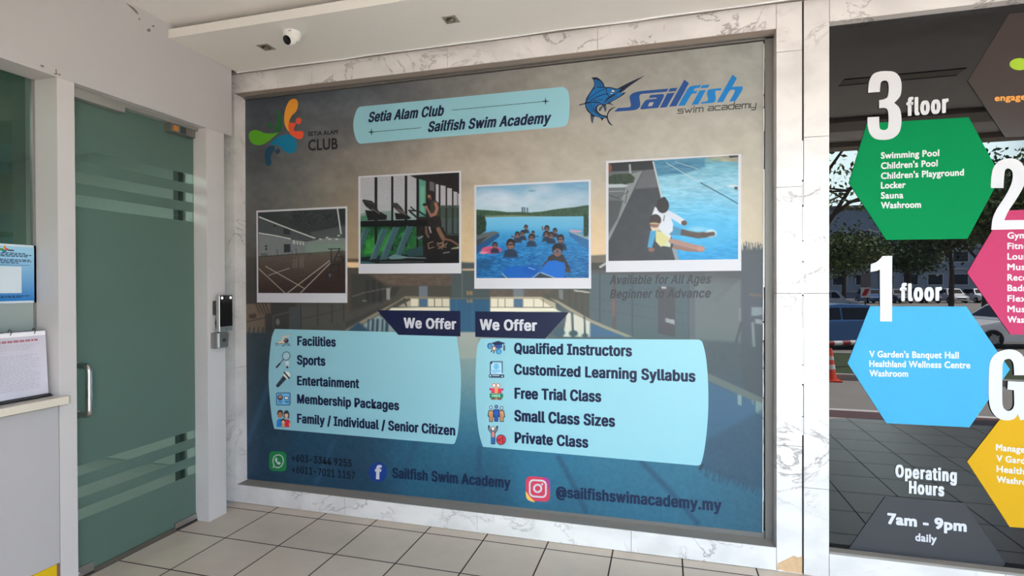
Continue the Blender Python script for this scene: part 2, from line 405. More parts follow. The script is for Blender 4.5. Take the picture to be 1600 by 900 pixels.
hp = [(DX, -1.028, 1.094)] + [(DX + (hx - DX) * a, -1.028, 1.094) for a in (0.5,)]
hp += [(hx - 0.03 + 0.03 * math.sin(t), -1.028, 1.064 + 0.03 * math.cos(t)) for t in np.linspace(0.1, math.pi / 2, 6)]
hp += [(hx - 0.03 + 0.03 * math.cos(t), -1.028, 0.874 - 0.03 * math.sin(t)) for t in np.linspace(0, math.pi / 2 - 0.1, 6)]
hp += [(DX + (hx - DX) * 0.5, -1.028, 0.844), (DX, -1.028, 0.844)]
hd = MB().tube(hp, 0.0155, 18).build('door_handle', M_STEEL, door, smooth=True)
for zz in (1.094, 0.844):
    MB().lathe([(0.022, 0), (0.022, 0.006), (0.018, 0.010)], (DX, -1.028, zz), (1, 0, 0), 20).build('handle_rose', M_STEEL, hd, smooth=True)
structure('trim_10', MB().box(-0.16, -0.085, -1.104, -0.309, -0.003, 0.002), mat('threshold_dark', (90, 80, 72), 0.6))
structure('trim_11', MB().box(-0.330, -0.29, -0.252, -0.215, 0, 2.5), mat('inner_post', (70, 84, 78), 0.6))
structure('trim_12', MB().box(-0.330, -0.175, -0.215, 0.5, 0, 2.66), mat('inner_return', (190, 205, 198), 0.7))

# ------------------------------------------------------------------ reception window and counter
win = tag(bpy.data.objects.new('window_2', None), kind='structure'); COL.objects.link(win); win.location = (-0.15, -2.1, 0.96)
MB().box(-0.162, -0.152, -3.0, -1.184, 0.975, 2.4962).build('glass_pane', tinted_glass('dark_green_glass', (206, 217, 211), ior=1.6), win)
MB().box(-0.172, -0.163, -1.62, -1.215, 0.975, 2.4962).build('sliding_pane', tinted_glass('pale_green_glass', (206, 226, 216)), win)
MB().box(-0.164, -0.146, -1.195, -1.184, 0.975, 2.4962).build('frame_channel', M_ALU, win)
MB().box(-0.1515, -0.1505, -1.60, -1.186, 0.975, 1.425).build('frosted_panel', frosted('pale_frost', (196, 208, 206), (190, 205, 200)), win)

counter = thing('reception_counter', 'white laminate reception counter front under the window, with yellow plinth', 'counter', (-0.01, -2.1, 0.0))
MB().box(-0.10, -0.003, -3.0, -1.187, 0.178, 0.928).build('front_panel', M_LAMINATE, counter, bevel=0.0015)
MB().box(-0.10, -0.004, -3.0, -1.200, 0.002, 0.176).build('plinth', mat('yellow_laminate', (228, 190, 8), 0.4), counter)
MB().box(-0.10, -0.003, -1.199, -1.187, 0.002, 0.176).build('plinth_edge', mat('brown_edging', (140, 104, 88), 0.6), counter)
lt = MB()
lt.prism([(-0.148, -3.0, 0.940), (0.052, -3.0, 0.940), (0.052, -1.178, 0.940), (0.036, -1.160, 0.940), (0.002, -1.160, 0.940), (0.002, -1.186, 0.940), (-0.148, -1.186, 0.940)], (0, 0, 0.036))
lo = lt.build('counter_top', mat('cream_solid_surface', (226, 218, 200), 0.22), None, bevel=0.002)
tag(lo, 'cream solid counter top ledge projecting below the reception window', 'countertop')

# notice on the glass (the square code is left out)
PXN = -0.146
notice = thing('notice_sheet', 'blue framed notice with fine print stuck on the reception window glass', 'notice', (PXN, -1.33, 1.42))
def gradient_mat(name, c0, c1, axis, a, b_):
    m, n, l, bs = nodes_of(name)
    tc = n.new('ShaderNodeNewGeometry'); s = n.new('ShaderNodeSeparateXYZ'); l.new(tc.outputs['Position'], s.inputs[0])
    mr = n.new('ShaderNodeMapRange'); mr.inputs['From Min'].default_value = a; mr.inputs['From Max'].default_value = b_; l.new(s.outputs[axis], mr.inputs[0])
    mx = n.new('ShaderNodeMix'); mx.data_type = 'RGBA'; mx.inputs[6].default_value = tuple(lin(c0)) + (1,); mx.inputs[7].default_value = tuple(lin(c1)) + (1,)
    l.new(mr.outputs[0], mx.inputs[0]); l.new(mx.outputs[2], bs.inputs['Base Color']); bs.inputs['Roughness'].default_value = 0.3
    return m
MB().box(PXN - 0.004, PXN, -1.420, -1.1835, 1.421, 1.696).build('sheet_border', mat('notice_white', (214, 228, 236), 0.3), notice)
MB().box(PXN, PXN + 0.0012, -1.410, -1.194, 1.431, 1.686).build('printed_sheet', gradient_mat('notice_blue', (10, 120, 196), (160, 212, 236), 'Z', 1.43, 1.66), notice)
for i, (za, ya, yb) in enumerate(((1.652, -1.400, -1.232), (1.645, -1.400, -1.206), (1.638, -1.400, -1.222), (1.622, -1.400, -1.212), (1.615, -1.400, -1.206), (1.607, -1.33, -1.26), (1.452, -1.39, -1.212), (1.446, -1.36, -1.25))):
    tb = MB(); yy = ya; rr = random.Random(i)
    while yy < yb:
        d = rr.uniform(0.006, 0.02); tb.box(PXN + 0.0012, PXN + 0.0016, yy, min(yy + d, yb), za, za + 0.0042); yy += d + 0.004
    tb.build('fine_print', mat('print_navy', (24, 44, 84), 0.5), notice)
MB().box(PXN + 0.0012, PXN + 0.0016, -1.372, -1.248, 1.468, 1.592).build('white_square', mat('notice_white', (214, 228, 236), 0.3), notice)
MB().box(PXN + 0.0012, PXN + 0.0016, -1.40, -1.215, 1.5985, 1.600).build('rule', MATS['print_navy'], notice)
for c, dy, dz, ry, rz in (((70, 140, 40), -0.010, 0.0, 0.011, 0.005), ((230, 150, 40), 0.004, 0.010, 0.005, 0.009), ((220, 70, 40), 0.011, 0.002, 0.007, 0.005), ((20, 130, 160), 0.002, -0.007, 0.009, 0.006)):
    MB().lathe([(1, 0), (1, 0.0004)], (0, 0, 0), (1, 0, 0), 18)
    e = MB(); e.prism([(PXN + 0.0012, -1.318 + dy + ry * math.cos(t), 1.669 + dz + rz * math.sin(t)) for t in np.linspace(0, 2 * math.pi, 16, endpoint=False)], (0.0005, 0, 0))
    e.build('emblem', mat('emblem_%d' % c[0], c, 0.5), notice)
MB().box(PXN + 0.0012, PXN + 0.0016, -1.303, -1.278, 1.664, 1.670).build('emblem_text', MATS['print_navy'], notice)

# ring-bound display file standing on the ledge
bl = thing('display_file', 'ring bound display file with glossy plastic pages standing on the counter ledge', 'binder', (-0.05, -1.33, 0.976))
lean = 0.018
def leaf(name, x, y0, y1, z0, z1, t, m, par):
    b = MB(); b.prism([(x, y0, z0), (x + t, y0, z0), (x + t - lean, y0, z1), (x - lean, y0, z1)], (0, y1 - y0, 0)); return b.build(name, m, par, bevel=0.0008)
leaf('back_board', -0.062, -1.50, -1.196, 0.977, 1.292, 0.006, mat('file_black', (22, 22, 34), 0.35), bl)
leaf('page_stack', -0.056, -1.497, -1.198, 0.990, 1.289, 0.006, mat('page_white', (230, 228, 236), 0.35), bl)
pg = leaf('plastic_sleeve', -0.050, -1.496, -1.199, 0.991, 1.290, 0.0015, mat('sleeve', (214, 212, 224), 0.06, var=0.18, vscale=5), bl)
def pt(y, z, k=0.0004):
    return (-0.0485 + k - lean * (z - 0.991) / 0.299, y, z)
MB().prism([pt(-1.495, 1.268), pt(-1.201, 1.268), pt(-1.201, 1.286), pt(-1.495, 1.286)], (0.0003, 0, 0)).build('sleeve_hem', mat('hem_white', (246, 246, 250), 0.2), pg)
rr = random.Random(5)
tb = MB(); y = -1.40
while y < -1.235:
    d = rr.uniform(0.008, 0.022); tb.prism([pt(y, 1.243), pt(y + d, 1.243), pt(y + d, 1.253), pt(y, 1.253)], (0.0004, 0, 0)); y += d + 0.004
tb.build('heading_print', mat('print_red', (178, 112, 122), 0.5), pg)
for i in range(22):
    tb = MB(); z = 1.228 - i * 0.0096; y = -1.40; ye = rr.uniform(-1.27, -1.225)
    if i in (3, 4): continue
    while y < ye:
        d = rr.uniform(0.008, 0.026); tb.prism([pt(y, z), pt(min(y + d, ye), z), pt(min(y + d, ye), z + 0.003), pt(y, z + 0.003)], (0.0004, 0, 0)); y += d + 0.005
    tb.build('print_line', mat('print_grey', (186, 182, 194), 0.5), pg)  # print colour paled to stand in for glare on the sleeve
MB().prism([(-0.066, -1.50, 0.977), (-0.030, -1.50, 0.977), (-0.030, -1.50, 0.983), (-0.048, -1.50, 0.990), (-0.066, -1.50, 0.990)], (0, 0.306, 0)).build('base_flap', MATS['file_black'], bl, bevel=0.001)
for yy in (-1.345, -1.248):
    a = np.linspace(0, 2 * math.pi, 20)
    MB().tube([(-0.0685 + 0.010 * math.cos(t), yy, 1.290 + 0.013 * math.sin(t)) for t in a], 0.0016, 8).build('ring', mat('ring_metal', (70, 70, 74), 0.3, metal=0.9), bl, smooth=True)

# ------------------------------------------------------------------ access terminal and release button on the door post
term = thing('face_terminal', 'slim silver face recognition access terminal with black screen on the door post', 'terminal', (0.05, -0.225, 1.20))
MB().box(0.001, 0.030, -0.272, -0.215, 1.312, 1.402).build('wall_bracket', mat('bracket_dark', (58, 58, 60), 0.5), term, bevel=0.002)
MB().tube([(0.02, -0.252, 1.312), (0.026, -0.262, 1.285), (0.020, -0.262, 1.262), (0.024, -0.262, 1.232), (0.024, -0.255, 1.205)], 0.006, 8).build('cable', M_DARK, term, smooth=True)
tb_ = MB().box(0.030, 0.058, -0.275, -0.166, 1.203, 1.440).build('body', mat('terminal_silver', (196, 196, 196), 0.28, metal=0.6), term, bevel=0.006, seg=3)
MB().box(0.0578, 0.0592, -0.272, -0.168, 1.236, 1.437).build('screen', mat('screen_black', (10, 10, 12), 0.06), term, bevel=0.0006)
MB().box(0.0588, 0.0597, -0.266, -0.174, 1.243, 1.402).build('display', mat('display_black', (18, 18, 21), 0.12), term)
for yy in (-0.255, -0.184):
    MB().lathe([(0.0095, 0), (0.0095, 0.0015), (0.006, 0.003)], (0.0592, yy, 1.421), (1, 0, 0), 18).build('white_light', mat('ir_light', (255, 255, 255), 0.3, emit=(255, 250, 245), estr=0.35), term, smooth=True)
MB().lathe([(0.007, 0), (0.007, 0.0012)], (0.0592, -0.219, 1.421), (1, 0, 0), 18).build('camera_eye', mat('eye_grey', (52, 52, 56), 0.2), term)
MB().box(0.058, 0.0590, -0.270, -0.170, 1.207, 1.234).build('chin', mat('chin_grey', (150, 150, 152), 0.3, metal=0.5), term)
MB().lathe([(0.0035, 0), (0.0035, 0.001)], (0.0588, -0.219, 1.220), (1, 0, 0), 12).build('speaker_hole', M_DARK, term)

box = thing('release_box', 'small square grey metal door release box below the face terminal', 'switch box', (0.025, -0.24, 1.10))
MB().box(0.0, 0.050, -0.2885, -0.197, 1.099, 1.199).build('housing', mat('box_grey', (150, 148, 146), 0.4, metal=0.4), box, bevel=0.003)
MB().box(0.050, 0.0545, -0.270, -0.200, 1.107, 1.193).build('cover_plate', mat('plate_grey', (120, 118, 116), 0.4, metal=0.4), box, bevel=0.001)
MB().box(0.050, 0.0560, -0.283, -0.272, 1.106, 1.194).build('bright_edge', mat('edge_white', (240, 240, 240), 0.25, metal=0.2), box, bevel=0.001)
MB().lathe([(0.013, 0), (0.013, 0.004), (0.009, 0.006)], (0.0545, -0.235, 1.150), (1, 0, 0), 18).build('button', mat('button_dark', (66, 64, 64), 0.4), box, smooth=True)
for yy in (-0.262, -0.208):
    MB().lathe([(0.003, 0), (0.003, 0.001)], (0.0545, yy, 1.150), (1, 0, 0), 10).build('screw', M_DARK, box)

# ------------------------------------------------------------------ camera and lamps on the bulkhead
ZB = 2.9405
cc = thing('security_camera', 'white turret security camera with black lens under the ceiling bulkhead', 'camera', (0.738, -0.44, ZB))
M_CAMW = mat('camera_white', (236, 234, 226), 0.35)
MB().lathe([(0.052, 0.0), (0.052, -0.006), (0.049, -0.022), (0.041, -0.040), (0.034, -0.050), (0.0, -0.054)], (0.738, -0.44, ZB), (0, 0, 1), 40).build('base', M_CAMW, cc, smooth=True)
eye_d = (Vector((-0.10, -1.0, -0.62))).normalized(); ec = Vector((0.736, -0.455, ZB - 0.042))
prof = [(0.036 * math.cos(t), 0.036 * math.sin(t)) for t in np.linspace(-1.5, 0.72, 14)]
ey = MB().lathe(prof + [(0.0265, 0.0265)], ec, eye_d, 36).build('eyeball', M_CAMW, cc, smooth=True)
MB().lathe([(0.0255, 0.020), (0.0255, 0.0285), (0.020, 0.0295), (0.0, 0.0295)], ec, eye_d, 32).build('lens', mat('lens_black', (14, 10, 12), 0.15), cc, smooth=True)
MB().lathe([(0.0275, 0.018), (0.0290, 0.024), (0.0270, 0.0280), (0.0257, 0.0280)], ec, eye_d, 32).build('lens_ring', M_CAMW, ey, smooth=True)
MB().box(0.738, 0.768, -0.4890, -0.4872, ZB - 0.0135, ZB - 0.0095).build('maker_mark', mat('mark_grey', (120, 116, 110), 0.5), cc)

def downlight(x, y, label):
    d = thing('recessed_downlight', label, 'ceiling light', (x, y, ZB), 'downlights in the bulkhead')
    f = MB(); o, i = 0.0385, 0.027
    n = 24
    ring = [(x + i * math.cos(2 * math.pi * k / n + math.pi / 4), y + i * math.sin(2 * math.pi * k / n + math.pi / 4), ZB - 0.003) for k in range(n)]
    sq = []
    for k in range(n):
        t = 2 * math.pi * k / n + math.pi / 4; c, s = math.cos(t), math.sin(t); q = max(abs(c), abs(s)); sq.append((x + o * c / q, y + o * s / q, ZB - 0.003))
    sq2 = [(a, b, ZB) for a, b, _ in sq]
    f.add(ring + sq + sq2, [(k, (k + 1) % n, n + (k + 1) % n, n + k) for k in range(n)] + [(n + k, n + (k + 1) % n, 2 * n + (k + 1) % n, 2 * n + k) for k in range(n)])
    f.build('frame', mat('lamp_frame', (168, 156, 140), 0.4, metal=0.5), d)
    MB().lathe([(0.027, -0.003), (0.024, -0.0015), (0.012, -0.0006), (0.0, -0.0004)], (x, y, ZB), (0, 0, 1), 24).build('recess', mat('lamp_recess', (58, 50, 44), 0.4), d, smooth=True)
    MB().lathe([(0.0175, 0), (0.0175, 0.004), (0.012, 0.008), (0.0, 0.009)], (x + 0.002, y + 0.004, ZB - 0.001), (0.25, 0.35, -1), 22).build('lamp', mat('lamp_glass', (160, 144, 124), 0.2, metal=0.6), d, smooth=True)
downlight(0.466, -0.326, 'square recessed downlight beside the white security camera')
downlight(1.667, -0.336, 'square recessed downlight in the bulkhead above the poster, right of the camera')

# ------------------------------------------------------------------ lettering and flat print
FONT_SANS = None
try:
    FONT_SANS = bpy.data.fonts.load(os.path.join(bpy.utils.resource_path('LOCAL'), 'datafiles', 'fonts', 'Inter.woff2'))
except Exception:
    FONT_SANS = None
_glyphs = {}
def text_mesh(s, font, space=1.0):
    k = (s, font, space)
    if k in _glyphs: return _glyphs[k]
    c = bpy.data.curves.new('lettering', 'FONT'); c.body = s; c.resolution_u = 3; c.space_character = space
    if font == 'sans' and FONT_SANS is not None: c.font = FONT_SANS
    o = bpy.data.objects.new('lettering', c); COL.objects.link(o)
    me = bpy.data.meshes.new_from_object(o)
    v = np.array([x.co[:2] for x in me.vertices]); f = [tuple(p.vertices) for p in me.polygons]
    bpy.data.objects.remove(o); bpy.data.meshes.remove(me); bpy.data.curves.remove(c)
    _glyphs[k] = (v, f); return v, f
def cap_height(font):
    v, _ = text_mesh('H', font); return v[:, 1].max()

class Sheet:
    """a flat face at wall depth y0 facing the porch; layer k lies k*step in front of it"""
    def __init__(s, y0, step): s.y0, s.step = y0, step
    def y(s, k): return s.y0 - k * s.step
    def pt(s, u, v, k=0):
        p = onY(u, v, s.y0); p[1] = s.y(k); return p

def lettering(name, s, A, B, cap, m, parent, sheet, k=3, bold=(0.068, 0.038), shear=0.0, font='sans', thick=0.0, space=1.07):
    """text whose baseline runs from photo point A to B on the sheet, cap = capital height in photo pixels at A"""
    if sheet.y0 == 0.100: A = (A[0], A[1] + 0.5); B = (B[0], B[1] + 0.5); cap *= 1.06
    v, f = text_mesh(s, font, space); H = cap_height(font)
    a, b_ = sheet.pt(*A), sheet.pt(*B); h = sheet.pt(A[0], A[1] - cap)[2] - a[2]
    W = math.hypot(b_[0] - a[0], b_[2] - a[2]); ux, uz = (b_[0] - a[0]) / W, (b_[2] - a[2]) / W
    bx, by = bold[0] * h, bold[1] * h
    x = v[:, 0]; yy = v[:, 1] / H * (h - 2 * by) + by
    xs = (x - x.min()) / (x.max() - x.min()) * (W - 2 * bx - abs(shear) * h * 0.75) + bx
    offs = [(0, 0)]
    if bold[0] > 0:
        for q in range(8):
            t = q * math.pi / 4; c_, s_ = math.cos(t), math.sin(t); e = max(abs(c_), abs(s_)) ** 0.5
            offs.append((bx * c_ / e, by * s_ / e))
    mb = MB(); y = sheet.y(k)
    for i, (ox, oy) in enumerate(offs):
        X = xs + ox; Y = yy + oy; X = X + shear * Y
        mb.add([(a[0] + p * ux - 0 * q, y - i * 2e-6, a[2] + q + p * uz) for p, q in zip(X, Y)], f)
    o = mb.build(name, m, parent)
    if thick > 0:
        so = o.modifiers.new('thickness', 'SOLIDIFY'); so.thickness = thick; so.offset = 0
    return o

def spline(pts, n=6, closed=True):
    """smooth outline through points; a point with a third entry is a sharp corner"""
    P = [np.array(p[:2], float) for p in pts]; sharp = [len(p) > 2 for p in pts]; N = len(P); out = []
    for i in range(N if closed else N - 1):
        p0, p1, p2, p3 = P[i - 1], P[i], P[(i + 1) % N], P[(i + 2) % N]
        if sharp[i] and sharp[(i + 1) % N]: out.append(p1); continue
        t1 = (p2 - p0) * 0.5 if not sharp[i] else (p2 - p1) * 0.6
        t2 = (p3 - p1) * 0.5 if not sharp[(i + 1) % N] else (p2 - p1) * 0.6
        L = np.linalg.norm(p2 - p1)
        for t in (t1, t2):
            ln = np.linalg.norm(t)
            if ln > L * 1.2: t *= L * 1.2 / ln
        for j in range(n):
            t = j / n; a = 2 * t**3 - 3 * t**2 + 1; b = t**3 - 2 * t**2 + t; c = -2 * t**3 + 3 * t**2; d = t**3 - t**2
            out.append(a * p1 + b * t1 + c * p2 + d * t2)
    if not closed: out.append(P[-1])
    return out

def crop(x0, y0, k): return lambda pts: [(x0 + p[0] / k, y0 + p[1] / k) + tuple(p[2:]) for p in pts]

def flat(name, polys, k, m, parent, sheet, thick=0.0, bevel=0.0):
    """one or more outlines (photo points) as flat print on the sheet"""
    if not isinstance(polys[0][0], (list, tuple, np.ndarray)): polys = [polys]
    mb = MB()
    for pl in polys:
        pts = [sheet.pt(p[0], p[1], k) for p in pl]
        if thick > 0: mb.prism(pts, (0, -thick, 0))
        else: mb.poly(pts)
    return mb.build(name, m, parent, bevel=bevel)

def stroke_poly(path, w, taper=None):
    """ribbon outline round an open path, in photo points"""
    P = [np.array(p[:2], float) for p in path]; L, R = [], []
    for i, p in enumerate(P):
        d = P[min(i + 1, len(P) - 1)] - P[max(i - 1, 0)]; d /= (np.linalg.norm(d) + 1e-9); n = np.array([-d[1], d[0]])
        ww = w if taper is None else w * taper[i]
        L.append(p + n * ww / 2); R.append(p - n * ww / 2)
    return L + R[::-1]

# ---- painted print: colours per vertex of a fine mesh (the printed picture itself)
def print_material():
    m, n, l, b = nodes_of('printed_vinyl')
    a = n.new('ShaderNodeAttribute'); a.attribute_name = 'print'; l.new(a.outputs['Color'], b.inputs['Base Color'])
    b.inputs['Roughness'].default_value = 0.42; b.inputs['Specular IOR Level'].default_value = 0.35
    return m
M_PRINT = print_material()

def value_noise(x, y, seed=0):
    r = np.random.RandomState(seed).rand(64, 64)
    xi, yi = np.floor(x).astype(int), np.floor(y).astype(int); fx, fy = x - xi, y - yi
    fx, fy = fx * fx * (3 - 2 * fx), fy * fy * (3 - 2 * fy)
    g = lambda i, j: r[i % 64, j % 64]
    return (g(xi, yi) * (1 - fx) + g(xi + 1, yi) * fx) * (1 - fy) + (g(xi, yi + 1) * (1 - fx) + g(xi + 1, yi + 1) * fx) * fy
def fbm(x, y, seed=0, o=4):
    s, a, t = 0, 1.0, 0
    for i in range(o):
        s = s + a * value_noise(x * 2**i, y * 2**i, seed + i); t += a; a *= 0.55
    return s / t

class Paint:
    def __init__(s, X, Y, col):
        s.X, s.Y = X, Y; s.c = np.tile(np.array(col, float), (X.size, 1))
    def _mix(s, idx, a, col):
        col = np.asarray(col, float); a = np.clip(a, 0, 1)[:, None]
        s.c[idx] = s.c[idx] * (1 - a) + col * a
    def poly(s, pts, col, soft=1.0, a=1.0):
        P = np.array([p[:2] for p in pts], float)
        idx = np.where((s.X > P[:, 0].min() - soft) & (s.X < P[:, 0].max() + soft) & (s.Y > P[:, 1].min() - soft) & (s.Y < P[:, 1].max() + soft))[0]
        if idx.size == 0: return s
        x, y = s.X[idx], s.Y[idx]; ins = np.zeros(idx.size, bool); dm = np.full(idx.size, 1e9)
        for i in range(len(P)):
            (x1, y1), (x2, y2) = P[i], P[(i + 1) % len(P)]
            if y1 != y2:
                cr = ((y1 > y) != (y2 > y)) & (x < (x2 - x1) * (y - y1) / (y2 - y1) + x1); ins ^= cr
            dx, dy = x2 - x1, y2 - y1; L = dx * dx + dy * dy + 1e-9
            t = np.clip(((x - x1) * dx + (y - y1) * dy) / L, 0, 1)
            dm = np.minimum(dm, np.hypot(x - x1 - t * dx, y - y1 - t * dy))
        sd = np.where(ins, dm, -dm); s._mix(idx, np.clip(sd / soft + 0.5, 0, 1) * a, col); return s
    def ell(s, cx, cy, rx, ry, col, soft=1.0, a=1.0, rot=0.0):
        c_, s_ = math.cos(rot), math.sin(rot); dx, dy = s.X - cx, s.Y - cy
        x, y = dx * c_ + dy * s_, -dx * s_ + dy * c_
        q = np.hypot(x / rx, y / ry); d = (1 - q) * min(rx, ry)
        idx = np.where(d > -soft)[0]
        if idx.size: s._mix(idx, np.clip(d[idx] / soft + 0.5, 0, 1) * a, col)
        return s
    def line(s, pts, w, col, soft=1.0, a=1.0):
        dm = np.full(s.X.size, 1e9)
        for (x1, y1), (x2, y2) in zip(pts[:-1], pts[1:]):
            dx, dy = x2 - x1, y2 - y1; L = dx * dx + dy * dy + 1e-9
            t = np.clip(((s.X - x1) * dx + (s.Y - y1) * dy) / L, 0, 1)
            dm = np.minimum(dm, np.hypot(s.X - x1 - t * dx, s.Y - y1 - t * dy))
        d = w / 2 - dm; idx = np.where(d > -soft)[0]
        if idx.size: s._mix(idx, np.clip(d[idx] / soft + 0.5, 0, 1) * a, col)
        return s
    def field(s, samples, sig, mask=None):
        S = np.array([q[:2] for q in samples], float); Cc = np.array([q[2] for q in samples], float)
        d2 = ((s.X[:, None] - S[None, :, 0]) ** 2 + (s.Y[:, None] - S[None, :, 1]) ** 2) / sig**2
        w = np.exp(-d2 / 2) + 1e-4 / (1 + d2); w /= w.sum(1, keepdims=True); col = w @ Cc
        if mask is None: s.c = col
        else: s.c = s.c * (1 - mask[:, None]) + col * mask[:, None]
        return s
    def vgrad(s, stops, mask=None):
        y = np.array([q[0] for q in stops]); Cc = np.array([q[1] for q in stops], float)
        col = np.stack([np.interp(s.Y, y, Cc[:, i]) for i in range(3)], 1)
        if mask is None: mask = np.ones(s.X.size)
        s.c = s.c * (1 - mask[:, None]) + col * mask[:, None]; return s
    def noise(s, amp, sx, sy, seed=0, mask=None, tint=(1, 1, 1), o=4):
        n = (fbm(s.X / sx + 50, s.Y / sy + 50, seed, o) - 0.5) * 2 * amp
        if mask is not None: n = n * mask
        s.c = s.c + n[:, None] * np.asarray(tint); return s
    def inside(s, pts, soft=1.0):
        t = Paint(s.X, s.Y, (0, 0, 0)); t.poly(pts, (1, 1, 1), soft); return t.c[:, 0]

def light_at(u):           # how brightly the porch lights the sheet along the wall, so that photo colours give print colours
    return np.interp(u, [385, 470, 640, 830, 1050, 1190], [0.55, 0.64, 0.74, 0.94, 1.13, 1.20])

def painted(name, quad, nx, ny, k, fn, parent, sheet, to_crop=None):
    """a rectangle of print; fn(X, Y) paints it in crop coordinates"""
    Q = [sheet.pt(u, v, k) for u, v in quad]        # TL TR BR BL
    gx, gy = np.meshgrid(np.linspace(0, 1, nx), np.linspace(0, 1, ny))
    P = (1 - gx)[..., None] * ((1 - gy)[..., None] * Q[0] + gy[..., None] * Q[3]) + gx[..., None] * ((1 - gy)[..., None] * Q[1] + gy[..., None] * Q[2])
    P = P.reshape(-1, 3); P[:, 1] = sheet.y(k)
    d = P - CAM; z = d @ CF; U = 800 + FPX * (d @ CR) / z; V = 450 - FPX * (d @ CU) / z
    X, Y = (U, V) if to_crop is None else ((U - to_crop[0]) * to_crop[2], (V - to_crop[1]) * to_crop[2])
    col = lin(np.clip(fn(X, Y), 0, 255)) / light_at(U)[:, None]
    col = np.clip(col, 0.002, 0.9)
    o0 = wpos(parent)
    i = np.arange(nx * ny).reshape(ny, nx)
    F = np.stack([i[:-1, :-1], i[1:, :-1], i[1:, 1:], i[:-1, 1:]], -1).reshape(-1, 4)
    me = bpy.data.meshes.new(name)
    me.vertices.add(len(P)); me.vertices.foreach_set('co', (P - np.array(o0)).astype(np.float32).ravel())
    me.loops.add(F.size); me.loops.foreach_set('vertex_index', F.astype(np.int32).ravel())
    me.polygons.add(len(F)); me.polygons.foreach_set('loop_start', np.arange(0, F.size, 4, dtype=np.int32))
    me.update(calc_edges=True)
    at = me.color_attributes.new('print', 'FLOAT_COLOR', 'POINT')
    at.data.foreach_set('color', np.concatenate([col, np.ones((len(P), 1))], 1).astype(np.float32).ravel())
    return link_mesh(name, me, M_PRINT, parent)

# ------------------------------------------------------------------ the printed banner in the window
BY = 0.100
SH = Sheet(BY, 0.0005)
banner = thing('window_poster', 'large printed vinyl poster of pool and sunset filling the marble framed window', 'poster', (1.6, BY, 0.13))
BQ = [(383.2, 157), (1193, 64.5), (1191.5, 832.5), (385, 748)]

